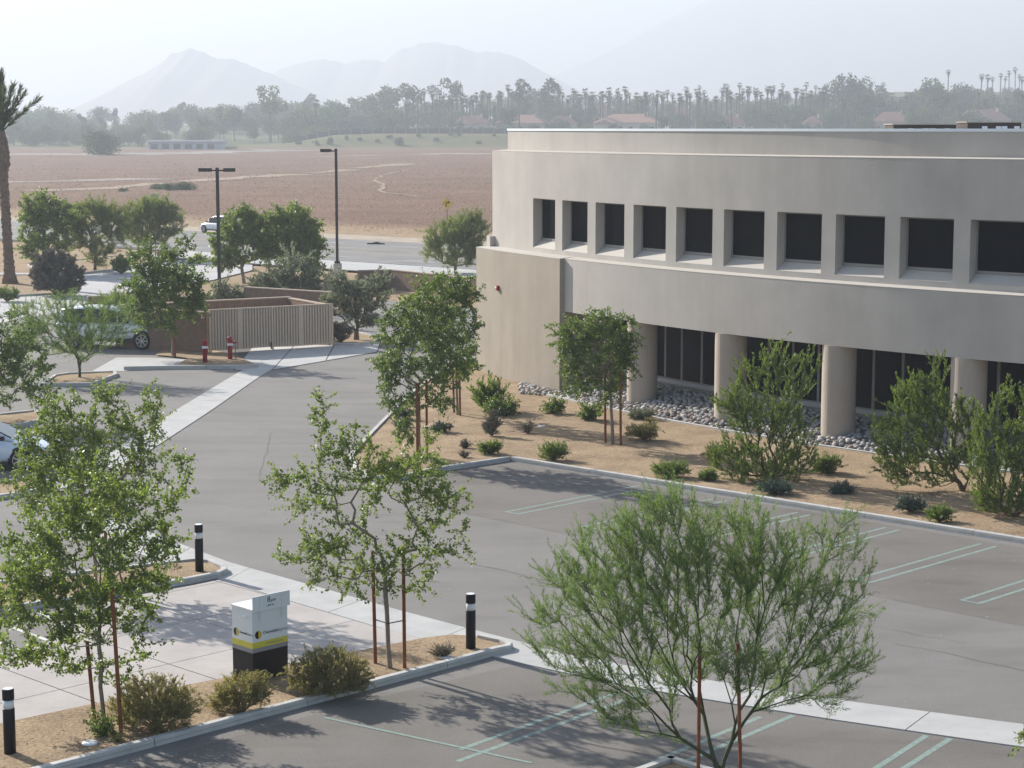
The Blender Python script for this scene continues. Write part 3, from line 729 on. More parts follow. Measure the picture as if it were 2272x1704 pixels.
# ---- river cobbles between the columns, with their edging strip
edg = arc(THT+.35, TH1, BR+.72, BR+.86, -.05, .14).build('edging', KERB); struct(edg)
rng = rgen(5)
def cob_z(r): return .10+max(0, min(1, (BR+.7-r)/2.9))*.52
cb = MB(); ths = [THT+.4+i*.6 for i in range(int((TH1-THT-.6)/.6))]; rr = [BR+.72, BR, BR-.8, BR-1.6, RG+.06]
cb.v = [tuple(pol(t, r, cob_z(r)-.03)) for t in ths for r in rr]; cb.f = [(i*5+j, i*5+j+1, i*5+j+6, i*5+j+5) for i in range(len(ths)-1) for j in range(4)]
cbo = struct(cb.build('cobble_bed', mat('cobble_soil', (.14, .12, .11), .95, .1)))
stone_me = []
for k in range(8):
    bm = bmesh.new(); bmesh.ops.create_icosphere(bm, subdivisions=1, radius=1)
    for v in bm.verts:
        v.co *= 1+.22*noise.noise(v.co*1.3+Vector((k*7, 0, 0))); v.co.x *= 1.25; v.co.z *= .68
    me = bpy.data.meshes.new('cobble'); bm.to_mesh(me); bm.free(); me.materials.append(STONES[k % 4]); me.polygons.foreach_set('use_smooth', [True]*len(me.polygons)); stone_me.append(me)
spots = []
for i in range(5200):
    t = rng.uniform(THT+.5, 231); r = rng.uniform(RG+.15, BR+.66)
    if any(abs(t-c)*1.02 < .56 and (pol(t, r)-pol(c, BR-.62)).length < .62 for c in cols): continue
    spots.append((t, r))
for i in range(420):                  # the spread in front of the end wall
    t = rng.uniform(205.4, 208.4); r = BR+.15+abs(rng.normal())*.55
    if r < BR+.25+(t-205.2)*.5: spots.append((t, r))
# thin by distance so that stones touch but do not bury each other
grid = {}; keep = []
for t, r in spots:
    p = pol(t, r); k = (int(p.x/.16), int(p.y/.16))
    if any((p-q).length < .155 for a in (-1, 0, 1) for c in (-1, 0, 1) for q in grid.get((k[0]+a, k[1]+c), [])): continue
    grid.setdefault(k, []).append(p); keep.append((t, r, p))
keep.sort(key=lambda q: (0 if q[1] > BR-1.3 and q[0] < 223.5 else 1, -q[1]))
far_s = MB()
for i, (t, r, p) in enumerate(keep):
    s_ = rng.uniform(.075, .125); z = (cob_z(r) if t > THT+.3 else .12)+.015; rot = Matrix.Rotation(rng.uniform(0, 6.28), 4, 'Z') @ Matrix.Rotation(rng.normal()*.25, 4, 'X')
    if i < 300:
        o = link(stone_me[i % 8], 'cobble', cbo); o.matrix_basis = Matrix.Translation((p.x, p.y, z)) @ rot @ Matrix.Scale(s_, 4)
    else:
        me = stone_me[i % 8]; M_ = Matrix.Translation((p.x, p.y, z)) @ rot @ Matrix.Scale(s_, 4)
        far_s.add([M_ @ v.co for v in me.vertices], [tuple(f.vertices) for f in me.polygons])
stuff(far_s.build('cobbles', STONES[0], cbo, smooth=True))

# ================================================================== THINGS
# ---- bollard lights
def bollard(px, label, z=.07, h=1.08, r=.095):
    b0 = D(*px, z); o = empty('bollard_light', b0); tag(o, label, 'bollard', 'bollard lights')
    MB().lathe([(r, -.08), (r, h*.70), (r*.97, h*.705)], n=20).build('post', BLACK, o, True, True)
    ln = MB().lathe([(r*.90, h*.706), (r*.90, h*.835)], n=20).build('lens', LENS, o, True, True)
    MB().lathe([(.03, h*.71), (r*.6, h*.77), (.03, h*.83)], n=12).build('reflector', WHITE, o, True)
    MB().lathe([(r*1.0, h*.836), (r*1.0, h*.985), (r*.9, h)], n=20).build('cap', BLACK, o, True)
    MB().lathe([(r*.88, h*1.0005), (r*.86, h*1.004)], n=20).build('cap_top', WHITE, o, True)
bollard((22, 1629), 'black bollard light at lower left, near stone kerb'); bollard((1017, 1401), 'black bollard light at the rounded tip of the near planted island'); bollard((431, 1234), 'black bollard light under the big left tree, far island')
# ---- courier drop box
cr = S(562, 1516, .08); bx = empty('drop_box', cr, R(45)); tag(bx, 'white and black courier drop box with yellow stripe among bushes', 'drop box')
# local x runs along the right face (away to the right), local y along the left face (away to the left)
W_, D_, H_ = .80, .60, 1.36
def pane_box(z0, z1, m, name, e=0, par=None): return MB().box((W_/2, D_/2, (z0+z1)/2), (W_+e, D_+e, z1-z0)).build(name, m, par or bx, True)
pane_box(-.05, .55, BOXK, 'plinth', -.004); pane_box(.55, .63, BOXG, 'grey_band', .004); pane_box(.63, .74, BOXY, 'yellow_band', .004); body = pane_box(.74, H_-.03, BOXW, 'body'); pane_box(H_-.03, H_, WHITE, 'lid', .03)
MB().box((W_/2+.02, -.02, H_+.085), (W_+.04, .02, .28)).build('header_panel', BOXW, bx, True)
MB().box((W_/2+.02, -.034, H_-.035), (W_+.05, .012, .012)).build('trim', WHITE, bx, True)
for q in (.16, .66): MB().box((q, -.032, H_-.02), (.018, .006, .44)).build('bracket', BOXW, bx, True)
MB().box((-.006, D_*.38, H_-.16), (.02, .12, .018)).build('handle', WHITE, bx, True)
def disc(c, r, face):
    for half, m in ((0, BOXK), (1, INKY)):
        k = 16; pts = [(0, 0)]+[(math.cos(R(90+180*i/k)*1)*r*(1 if half == 0 else -1), math.sin(R(90+180*i/k))*r) for i in range(k+1)]
        mb = MB(); f3 = [(c[0]+x, -.004, c[2]+y) if face == 'r' else (-.004, c[1]-x, c[2]+y) for x, y in pts]
        mb.add(f3, [tuple(range(len(f3)))]); mb.build('emblem', m, bx, True)
disc((.13, 0, .87), .075, 'r'); disc((0, .48, .87), .075, 'l')
def text(body_, size, loc, rz, m, par, ext=.0015, name='lettering'):
    cu = bpy.data.curves.new(name, 'FONT'); cu.body = body_; cu.size = size; cu.extrude = ext; cu.align_x = 'LEFT'; cu.align_y = 'CENTER'; cu.resolution_u = 2
    t = bpy.data.objects.new('tmp', cu); COL.objects.link(t); dg = bpy.context.evaluated_depsgraph_get()
    me = bpy.data.meshes.new_from_object(t.evaluated_get(dg)); bpy.data.objects.remove(t); me.materials.clear(); me.materials.append(m)
    o = link(me, name, par); o.location = loc; o.rotation_euler = (math.pi/2, 0, rz); return o
text('Overnite', .088, (.235, -.004, .885), 0, BOXK, bx); text('Express', .088, (.545, -.004, .885), 0, BOXG, bx)
text('Overnite', .062, (-.004, .375, .885), -math.pi/2, BOXK, bx); text('Express', .062, (-.004, .165, .885), -math.pi/2, BOXG, bx)
text('overniteexpress.com', .045, (.30, -.0045, .685), 0, BOXG, bx)
text('8', .15, (.32, -.032, H_+.13), 0, BOXK, bx); text('pm', .09, (.405, -.032, H_+.115), 0, BOXK, bx); text('pick up', .05, (.33, -.032, H_+.03), 0, BOXK, bx)
# ---- white irrigation lids
for px, lb in (((194, 1606), 'round white valve lid in the soil by the lower left bollard'), ((961, 1419), 'round white valve lid beside the grey tuft at the island tip'), ((1170, 921), 'pale valve box lid in the bed below the building')):
    p = D(*px, .09); o = MB().lathe([(.13, -.03), (.13, .015), (.115, .025)], p, 18).build('valve_lid', WHITE); tag(o, lb, 'lid', 'irrigation lids')
# ---- red fire posts before the bin store
def fire_post(px, top, lb, arm):
    b0 = D(*px, .07); h = DY(px[0], top, b0.y).z-b0.z; o = empty('fire_valve_post', b0); tag(o, lb, 'fire post', 'red fire valve posts')
    MB().lathe([(.10, -.1), (.10, h*.82), (.12, h*.84), (.12, h*.95), (.06, h)], n=16).build('post', RED, o, True, True)
    MB().box((.03, -.125, h*.66), (.26, .02, .10)).build('plate', WHITE, o, True)
    if arm:
        MB().tube([(.13, 0, h*.72), (.30, -.02, h*.76)], .05, 8).build('arm', RED, o, True); MB().tube([(.26, -.1, -.1), (.26, -.1, h*.6)], .02, 6).build('pipe', RED, o, True)
fire_post((443, 782), 733, 'red fire post with white plate, left of the two', False); fire_post((497, 775), 727, 'taller red fire post with side arm by the gates', True)
# ---- bin store: block walls with a slatted metal gate
gl0, gr0 = S(467, 785), S(737, 768); zt = 1.98
en = empty('bin_store', gl0); tag(en, 'brown block bin store with a tall grey slatted metal gate', 'bin store')
gd = (gr0-gl0); gd.z = 0; GL = gd.length; gd.normalize(); gn = Vector((-gd.y, gd.x, 0)); ga = math.atan2(gd.y, gd.x)
def gp(a, dpt, z): return gl0+gd*a+gn*dpt+Vector((0, 0, z))
def wall_seg(p, q, th, z0, z1, name='block_wall', par=en, cap=True):
    p, q = Vector(p), Vector(q); d_ = q-p; d_.z = 0; a_ = math.atan2(d_.y, d_.x); c = (p+q)/2
    MB().box((c.x, c.y, (z0+z1)/2), (d_.length, th, z1-z0), a_).build(name, CMU, par)
    if cap: MB().box((c.x, c.y, z1+.03), (d_.length+.02, th+.04, .056), a_).build('wall_cap', CMUC, par)
DEP = 4.6
wall_seg(gp(-.12, .1, 0), gp(-.12-2.6, DEP, 0), .2, -.1, 1.84); wall_seg(gp(-2.6, DEP+.12, 0), gp(GL+.05, DEP*1.0+.12, 0), .2, -.1, 1.90)
wall_seg(gp(GL+.02, .15, 0), gp(GL-.05, DEP, 0), .2, -.1, 1.86)
for a0_, a1_ in ((.06, GL/2-.05), (GL/2+.05, GL-.06)):
    gt = MB().box(tuple(gp((a0_+a1_)/2, .035, 1.04)), (a1_-a0_, .03, 1.80), ga).build('gate_leaf', GATE, en)
    k = int((a1_-a0_)/.135)
    for i in range(k):
        a = a0_+(i+.5)*(a1_-a0_)/k
        if k//2-1 <= i <= k//2: continue
        MB().box(tuple(gp(a, -.015, 1.04)), (.072, .065, 1.79), ga).build('slat', GATE, gt)
    MB().box(tuple(gp(a0_+(k//2)*(a1_-a0_)/k, -.012, 1.04)), (.25, .06, 1.79), ga).build('slat', GATE, gt)
    MB().box(tuple(gp((a0_+a1_)/2, 0, 1.965)), (a1_-a0_, .10, .05), ga).build('rail', GATE, gt)
for a in (0, GL/2, GL): MB().box(tuple(gp(a, .0, .95)), (.09, .12, 2.06), ga).build('gate_post', GATE, en)
MB().box(tuple(gp(GL/2-.09, -.09, .22)), (.05, .05, .30), ga).build('drop_bolt', DARKM, en)
# ---- low retaining walls
def low_wall(pts, h, lb, th=.22):
    pl = [S(*p) for p in pts]; o = empty('low_wall', pl[0]); tag(o, lb, 'wall')
    for i in range(len(pl)-1): wall_seg(pl[i], pl[i+1], th-.004*i, -.1, h, par=o)
low_wall([(795, 642), (868, 640), (1110, 668)], 1.15, 'low brown block wall behind the road lamp and tree, before the pavement')
low_wall([(196, 700), (300, 697), (420, 702), (480, 698)], 1.0, 'brown block wall behind the white parked vehicle')
low_wall([(545, 712), (735, 726)], 1.75, 'brown block wall rising behind the bin store')
# ---- lamp posts
def lamp(px, ytop, heads, lb, foot):
    b0 = D(*px, .05); h = DY(px[0], ytop, b0.y).z-b0.z; o = empty('lamp_post', b0); tag(o, lb, 'lamp post', 'parking lot lamps')
    MB().box((0, 0, h/2), (.17, .17, h)).build('pole', DARKM, o, True)
    MB().lathe([(.30, -.1), (.30, foot), (.27, foot+.03)], n=16).build('footing', KERB, o, True); MB().box((0, 0, foot+.10), (.36, .36, .14)).build('base_cover', DARKM, o, True)
    for s_ in heads:
        MB().box((s_*.22, 0, h-.16), (.34, .08, .08)).build('arm', DARKM, o, True)
        hd = MB().box((s_*.68, -.02, h-.13), (.66, .46, .20), s_*.12).build('lamp_head', DARKM, o, True)
        MB().box((s_*.68, -.02, h-.022), (.62, .42, .012), s_*.12).build('lamp_cover', CMUC, hd, True)
lamp((475, 660), 362, (-1, 1), 'dark lamp post with two box heads, left of the two', .75); lamp((729, 600), 321, (-1,), 'tall dark lamp post with one box head', .95)
# ---- yellow curve sign beside the road
sp = road_pt(22, 22.8); sp = D(966, 505); so_ = empty('road_sign', sp); tag(so_, 'yellow diamond road sign with black curve arrow behind the feathery tree', 'road sign')
zc = DY(966, 440, sp.y).z-sp.z
MB().tube([(0, .03, -.1), (0, .03, zc+.6)], .035, 8).build('post', DARKM, so_, True)
MB().box((0, 0, zc), (.80, .012, .80), 0, Matrix.Rotation(R(45), 3, 'Y')).build('sign_plate', YEL, so_, True)
ar = MB(); pl = [(-.09, -.30), (-.09, -.02), (-.05, .08), (.04, .13), (.13, .13)]; wv = .05
for (a, c), (d_, e) in zip(pl[:-1], pl[1:]):
    v = Vector((d_-a, e-c)); L = v.length+.03; ar.box(((a+d_)/2, -.009, zc+(c+e)/2), (L, .004, .09), 0, Matrix.Rotation(-math.atan2(e-c, d_-a), 3, 'Y'))
ar.add([(.11, -.0105, zc+.27), (.11, -.0105, zc-.01), (.29, -.0105, zc+.13)], [(0, 1, 2)]); ar.build('arrow', BLACK, so_, True)
pS = D(336, 555); po = empty('sign_post', pS); tag(po, 'thin grey sign post seen from behind among the feathery trees', 'road sign')
MB().tube([(0, 0, -.1), (0, 0, 5.0)], .05, 8).build('post', FRAME, po, True); MB().box((0, .04, 4.35), (.62, .012, 1.1)).build('sign_plate', mat('sign_back', (.36, .37, .38), .5, .4), po, True)
# ---- debris on the road
p = D(812, 528); o = MB().box((p.x, p.y, .07), (1.5, .35, .10), R(-8)).add([(p.x-.4, p.y, .12), (p.x+.5, p.y-.1, .12), (p.x+.1, p.y+.1, .24)], [(0, 1, 2)]).build('road_debris', TYRE); tag(o, 'dark strip of debris lying on the road', 'debris')

# ---- vehicles: local x forward, y left, z up
def loft(st, n=14, e=3.2):
    """st: (x, z0, z1, half width); rounded-box cross sections"""
    mb = MB()
    for x, z0, z1, hw in st:
        for k in range(n):
            a = 2*math.pi*(k+.5)/n; c, s_ = math.cos(a), math.sin(a)
            mb.v.append((x, hw*math.copysign(abs(c)**(2/e), c), (z0+z1)/2+(z1-z0)/2*math.copysign(abs(s_)**(2/e), s_)))
    for i in range(len(st)-1):
        for k in range(n): mb.f.append((i*n+k, i*n+(k+1) % n, (i+1)*n+(k+1) % n, (i+1)*n+k)[::-1])
    mb.f += [tuple(range(n)), tuple((len(st)-1)*n+k for k in range(n-1, -1, -1))]
    return mb
def car(name, label, loc, rz, paint, kind):
    o = empty(name, loc, rz); tag(o, label, 'car')
    if kind == 'sedan':
        L, Wd, wr, wb, belt, top, cl = 4.6, 1.78, .325, (-1.32, 1.36), .90, 1.42, .20
        low = [(-2.28, .45, .80, .70), (-2.2, .30, .92, .84), (-1.7, .22, .97, .89), (-.4, .20, .94, .89), (.75, .20, .93, .89), (1.5, .22, .82, .88), (2.05, .26, .70, .82), (2.27, .36, .58, .66)]
        gh = [(-1.75, .90, .96, .72), (-1.05, .88, 1.36, .66), (-.35, .88, 1.42, .66), (.25, .88, 1.38, .66), (.75, .88, 1.14, .70), (1.12, .86, .93, .74)]
    elif kind == 'suv':
        L, Wd, wr, wb, belt, top, cl = 4.5, 1.8, .36, (-1.32, 1.33), .98, 1.68, .26
        low = [(-2.2, .45, 1.0, .76), (-2.1, .34, 1.06, .87), (-1.4, .28, 1.06, .90), (.5, .27, 1.04, .90), (1.1, .28, 1.02, .89), (1.75, .30, .92, .85), (2.1, .38, .76, .74)]
        gh = [(-2.12, 1.0, 1.30, .70), (-1.85, 1.0, 1.62, .70), (-1.0, 1.0, 1.70, .70), (.1, 1.0, 1.68, .70), (.65, 1.0, 1.42, .73), (1.08, 1.0, 1.06, .77)]
    else:
        L, Wd, wr, wb, belt, top, cl = 5.2, 1.96, .40, (-1.6, 1.65), 1.18, 1.92, .36
        low = [(-2.5, .60, 1.16, .90), (-2.42, .46, 1.22, .95), (-1.6, .42, 1.22, .98), (.6, .40, 1.20, .98), (1.3, .42, 1.16, .97), (2.2, .46, 1.10, .95), (2.52, .52, 1.0, .88)]
        gh = [(-2.38, 1.14, 1.55, .80), (-2.2, 1.14, 1.86, .80), (-1.2, 1.14, 1.93, .80), (.35, 1.14, 1.90, .80), (.85, 1.14, 1.62, .83), (1.28, 1.14, 1.22, .87)]
    bd = loft(low, 20, 4.5).build('body', paint, o, True, True); cbn = loft(gh, 16, 5.0).build('cabin', paint, o, True, True)
    # side glass, screens
    def zroof(x):
        for (a, _, za, wa), (b_, _, zb, wb_) in zip(gh[:-1], gh[1:]):
            if a <= x <= b_: return za+(zb-za)*(x-a)/(b_-a)
        return belt
    hw = max(q[3] for q in gh)+.012; xs0 = [gh[1][0]+.1, gh[2][0]+.35, gh[3][0]+.12, gh[4][0]+.05]
    for s_ in (-1, 1):
        for a, b_ in zip(xs0[:-1], xs0[1:]):
            a += .04; b_ -= .04; zl = belt+.05; P_ = [(a, zl), (b_, zl), (b_, zroof(b_)-.10), ((a+b_)/2, zroof((a+b_)/2)-.09), (a, zroof(a)-.10)]
            MB().add([(x, s_*(hw+.004), z) for x, z in P_]+[(x, s_*(hw-.03), z) for x, z in P_], [tuple(range(5))[::s_*-1], tuple(range(5, 10))[::s_]]+[(i, (i+1) % 5, 5+(i+1) % 5, 5+i) for i in range(5)]).build('side_window', CGLASS, o, True)
    (xa, _, za, _), (xb, _, zb, _) = gh[3], gh[5]; xa += .06; za -= .03
    MB().add([(xa, -.60, za+.03), (xa, .60, za+.03), (xb-.02, .68, zb+.045), (xb-.02, -.68, zb+.045), (xa, -.60, za-.05), (xa, .60, za-.05), (xb-.1, .68, zb-.03), (xb-.1, -.68, zb-.03)],
             [(0, 3, 2, 1), (4, 5, 6, 7), (0, 1, 5, 4), (1, 2, 6, 5), (2, 3, 7, 6), (3, 0, 4, 7)]).build('windscreen', CGLASS, o, True)
    MB().box((low[-1][0]-.06, 0, low[-1][1]+.08), (.30, low[-1][3]*2.06, .20)).build('bumper', TRIM if kind == 'van' else paint, o, True)
    MB().box((0, 0, cl+.04), (wb[1]-wb[0]-.8, Wd+.01, .09)).build('rocker', TRIM, o, True)
    for s_ in (-1, 1):
        MB().box((low[-2][0]+.13, s_*(low[-2][3]-.16), (low[-2][1]+low[-2][2])/2+.13), (.26, .26, .15)).build('headlight', LENS, o, True)
        MB().box((low[-2][0]-.02, s_*(low[-2][3]+.0), .56 if kind != 'van' else .84), (.20, .03, .05 if kind != 'van' else .14)).build('side_marker', AMBER, o, True)
        MB().box((gh[4][0]+.12, s_*(Wd/2+.06), belt+.10), (.12, .18, .13)).build('wing_mirror', TRIM, o, True)
        for x in wb:
            y = s_*(Wd/2-.02)
            MB().lathe([(wr*1.14, -.03), (wr*1.14, .03)], (x, y-s_*.02, wr+.03), 24, 'Y').build('wheel_arch', TRIM, o, True)
            wh = MB().lathe([(wr*.68, -.10), (wr*.97, -.10), (wr, -.06), (wr, .06), (wr*.97, .10), (wr*.68, .10)], (x, y-s_*.06, wr), 28, 'Y').build('wheel', TYRE, o, True, True)
            MB().lathe([(wr*.66, -.012), (wr*.60, .0), (wr*.66, .012)], (x, y+s_*.045, wr), 28, 'Y').build('rim_ring', TRIM, wh, True)
            rm = MB().lathe([(wr*.17, -.02), (wr*.17, .02)], (x, y+s_*.055, wr), 14, 'Y')
            for k in range(7):
                a = 2*math.pi*k/7
                rm.box((x+math.cos(a)*wr*.40, y+s_*.055, wr+math.sin(a)*wr*.40), (wr*.55, .03, wr*.13), 0, Matrix.Rotation(-a, 3, 'Y'))
            for k in range(28):
                a = 2*math.pi*k/28; rm.box((x+math.cos(a)*wr*.665, y+s_*.055, wr+math.sin(a)*wr*.665), (wr*.06, .03, wr*.16), 0, Matrix.Rotation(-a, 3, 'Y'))
            rm.build('rim', RIM, wh, True)
    return o
wp = S(40, 1047); car('sedan', 'silver blue sedan nose behind the big left tree', (wp.x-1.36-.0, wp.y+.86, 0.004), R(4), CARS, 'sedan')
wp = S(322, 776); car('parked_van', 'white sport utility vehicle parked beyond the green feathery tree', (wp.x-1.62, wp.y+1.15, 0.004), R(-8), CARW, 'van')
wp = S(453, 517); ra = math.atan2(-ROADT.y, -ROADT.x); hv = Vector((math.cos(ra), math.sin(ra), 0))
c_ = Vector((wp.x, wp.y, 0))-hv*1.33-Vector((-hv.y, hv.x, 0))*-.86*-1
nl = Vector((-hv.y, hv.x, 0)); near_side = nl if nl.y < 0 else -nl
car('moving_suv', 'white compact sport utility car driving on the far road', Vector((wp.x, wp.y, .024))-hv*1.33-near_side*.86, ra, CARW, 'suv')

# ================================================================== TREES AND SHRUBS
# ---- young broadleaf trees with stakes (foreground)
b0 = D(225, 1572, .09); Y0 = b0.y
plant('broadleaf_tree', 'big young tree with round glossy leaves at lower left, between two stakes', 'tree', b0, blobs_d(Y0, [
    (120, 1130, 70, 60, -.2), (200, 1090, 110, 80), (300, 1110, 60, 70, .3), (392, 1020, 22, 45), (350, 1100, 40, 40, .3), (405, 985, 14, 22), (60, 1180, 60, 70, .5), (190, 1210, 130, 90, -.2), (310, 1190, 80, 80, .2), (60, 1310, 80, 60, -.3), (180, 1320, 100, 80), (280, 1300, 70, 70, .3), (345, 1185, 45, 40), (350, 1255, 36, 30, .4),
    (40, 1400, 60, 45, .3), (140, 1420, 70, 40), (300, 1385, 45, 45, .2), (240, 1450, 40, 40), (30, 1240, 60, 60, -.8)]), 'broad', LF, BARK, 11, n=480, trunk=DY(212, 1300, Y0), w=.28, rtip=.0042, rpow=.42, fork=.55, den=1.05, shoots=1.35)
b0 = D(206, 1262, .09); Y0 = b0.y
plant('broadleaf_tree', 'tree with bright round leaves on the far island behind the big left tree', 'tree', b0, blobs_d(Y0, [
    (215, 960, 110, 90), (110, 950, 70, 80, .4), (335, 860, 30, 45, -.3), (310, 920, 55, 45), (210, 850, 50, 30, .2), (60, 1050, 60, 60, -.6), (180, 1060, 120, 80), (310, 1010, 60, 70, .3), (130, 880, 40, 40)]), 'broad', LF, BARK, 17, n=420, trunk=DY(203, 1130, Y0), w=.28, rtip=.005, rpow=.42, fork=.6, den=1.05, shoots=1.35)
# neighbour's canopy at the left picture edge, half out of frame
b0 = D(-30, 905, .09); Y0 = b0.y
plant('broadleaf_tree', 'dark green tree cut by the left picture edge above the silver sedan', 'tree', b0, blobs_d(Y0, [(-40, 760, 70, 80), (20, 740, 70, 70), (55, 800, 55, 55), (10, 830, 60, 45), (85, 850, 40, 30), (-60, 690, 60, 40)]), 'broad', LFD, BARK, 12, n=260, trunk=DY(-28, 830, Y0), w=.3, rtip=.006, fork=.6, ls=1.35, den=.9)
b0 = D(842, 1441, .09); Y0 = b0.y
plant('broadleaf_tree', 'open young tree on the near island tip, trunk between two stakes', 'tree', b0, blobs_d(Y0, [
    (690, 900, 26, 55, .3), (720, 950, 45, 50, .2), (760, 960, 20, 60, -.2), (670, 870, 14, 35, .3), (790, 1000, 60, 45), (860, 1000, 50, 40, .4), (930, 960, 25, 45, .5), (905, 1010, 60, 40, -.2), (590, 1040, 32, 22, .1), (650, 1030, 45, 30), (720, 1050, 60, 30, -.3),
    (660, 1085, 45, 22, .4), (740, 1110, 55, 35), (820, 1060, 40, 35, .4), (900, 1060, 50, 40, .2), (960, 1060, 40, 40, -.2), (1000, 1090, 25, 40, .2), (930, 1120, 55, 35, .3), (1005, 1150, 20, 30), (640, 1190, 45, 24, .2), (700, 1170, 55, 30, -.4), (770, 1180, 60, 40),
    (690, 1240, 40, 24, -.2), (760, 1240, 55, 35, .3), (850, 1200, 60, 45, -.3), (920, 1190, 45, 35), (930, 1240, 22, 35, .2), (870, 1260, 45, 35), (770, 1290, 20, 14, -.2), (610, 1200, 25, 14)]), 'broad', LF, BARK, 13, n=430, trunk=DY(832, 1230, Y0), w=.22, rtip=.0046, rpow=.46, fork=.75, den=1.0, ls=.95, shoots=1.2)
# trees in the bed
b0 = D(905, 985, .09); Y0 = b0.y
plant('broadleaf_tree', 'dense staked tree at the left corner of the building bed', 'tree', b0, blobs_d(Y0, [(900, 680, 60, 60), (850, 720, 45, 55, .5), (960, 700, 55, 60, -.3), (900, 770, 90, 60), (830, 800, 40, 40), (970, 790, 50, 50, .4), (860, 850, 40, 40, -.3), (940, 850, 50, 40), (870, 920, 30, 40), (930, 620, 35, 40)]), 'hang', LFD, BARK, 14, n=430, trunk=DY(903, 830, Y0), w=.3, rtip=.005, fork=.7, ls=1.2, den=1.0)
b0 = D(988, 897, .09); Y0 = b0.y
plant('broadleaf_tree', 'dense tree behind the corner tree, its crown touching the tan wall', 'tree', b0, blobs_d(Y0, [(960, 640, 60, 50), (1000, 680, 40, 60), (990, 760, 45, 60), (930, 700, 40, 50), (1005, 620, 25, 35)]), 'hang', LFD, BARK, 15, n=240, trunk=DY(985, 790, Y0), w=.3, rtip=.005, fork=.7, ls=1.35, den=.95)
b0 = D(1323, 958, .09); Y0 = b0.y
plant('broadleaf_tree', 'small weeping tree with dense round crown before the columns', 'tree', b0, blobs_d(Y0, [(1290, 700, 60, 35), (1250, 720, 50, 40, .3), (1340, 720, 40, 45, -.2), (1300, 760, 70, 45), (1230, 770, 35, 40), (1350, 780, 30, 40), (1260, 815, 35, 30), (1320, 820, 40, 25), (1205, 700, 22, 10), (1285, 850, 14, 35), (1225, 830, 14, 40), (1275, 662, 10, 14)]), 'hang', LFD, BARK, 16, n=330, trunk=DY(1316, 790, Y0), w=.3, rtip=.005, fork=.75, ls=1.2, den=1.1)
# ---- palo verde trees: green bark, feathery
b0 = D(1556, 1676, .09); Y0 = b0.y
pv_bl = blobs_d(Y0, [(1250, 1240, 80, 60, .3), (1180, 1330, 60, 30, -.2), (1320, 1180, 80, 60), (1400, 1120, 70, 50, .4), (1330, 1290, 120, 60, -.5), (1440, 1210, 110, 70), (1560, 1150, 90, 50, .5), (1540, 1250, 120, 80), (1660, 1200, 70, 60, -.3), (1740, 1200, 50, 70, .3), (1820, 1160, 45, 50),
    (1640, 1300, 100, 70, .4), (1760, 1300, 80, 60), (1840, 1250, 45, 50, -.3), (1860, 1340, 35, 40, .2), (1780, 1390, 70, 50), (1260, 1390, 80, 40, .3), (1400, 1350, 100, 60), (1520, 1370, 90, 50), (1320, 1440, 90, 35), (1420, 1480, 60, 40, -.3), (1380, 1530, 50, 25), (1680, 1430, 80, 40), (1800, 1450, 50, 35, .2), (1460, 1085, 60, 30), (1620, 1110, 60, 35), (1250, 1480, 70, 30, .3), (1330, 1540, 60, 28, -.3), (1400, 1580, 40, 22), (1700, 1500, 70, 35, .3), (1800, 1500, 50, 35, -.2), (1840, 1420, 50, 40), (1180, 1400, 50, 30, .2), (1470, 1440, 90, 45, .5), (1600, 1440, 80, 45, -.5)])
plant('palo_verde', 'large feathery palo verde with green branching stems at bottom right', 'tree', b0, pv_bl, 'fine', LP, BARKG, 21, n=1150, trunk=None, w=.72, rtip=.0029, rpow=.46, curve=.28, up=.05, fork=.3, seg=.35, den=1.1, ls=.85, rough=.03, shoots=1.45)
b0 = D(172, 815, .09); Y0 = b0.y
plant('palo_verde', 'feathery palo verde with several thin stems before the white parked vehicle', 'tree', b0, blobs_d(Y0, [(90, 680, 60, 35), (160, 665, 70, 30, .4), (230, 670, 50, 30), (120, 720, 80, 40, -.5), (200, 715, 70, 40), (70, 750, 45, 40), (160, 755, 60, 30, .4), (240, 730, 40, 30), (280, 700, 25, 25), (60, 700, 40, 40)]), 'fine', LP, BARKG, 22, n=300, trunk=None, w=.5, rtip=.005, up=.2, den=.7, ls=1.5, shoots=.8)
# ---- left middle ground
b0 = D(373, 768, .09); Y0 = b0.y
plant('broadleaf_tree', 'round staked tree beside the parked vehicle and the block wall', 'tree', b0, blobs_d(Y0, [(330, 560, 50, 35), (360, 620, 75, 50), (300, 620, 40, 40, .4), (410, 610, 35, 50), (350, 680, 60, 35), (420, 660, 25, 30), (290, 660, 35, 30), (400, 540, 20, 25)]), 'broad', LFD, BARK, 31, n=300, trunk=DY(372, 700, Y0), w=.3, rtip=.006, fork=.7, ls=1.8, den=.75)
def far_tree(label, px, bl, style, lm, seed, n=220, trunk=True, ls=2.2, den=.6, name='broadleaf_tree', bark=BARK, z=.05, group=None):
    b_ = D(*px, z); Y = b_.y; B = blobs_d(Y, bl); cx = sum(q[0] for q in B)/len(B); zl = min(q[2]-q[5] for q in B)
    tt = (b_.x*.6+cx*.4, Y, max(b_.z+.5, zl)) if trunk else None
    return plant(name, label, 'tree' if name != 'shrub' else 'shrub', b_, B, style, lm, bark, seed, n=n, trunk=tt, w=.35 if trunk else .6, rtip=.010, fork=.7, ls=ls, den=den, seg=.5, sides=4, group=group)
far_tree('bushy green tree right of the tall palm trunk', (95, 590), [(90, 450, 45, 35), (70, 490, 35, 35), (115, 500, 45, 45), (75, 540, 30, 30), (140, 460, 20, 30)], 'broad', LF, 41, ls=2.6)
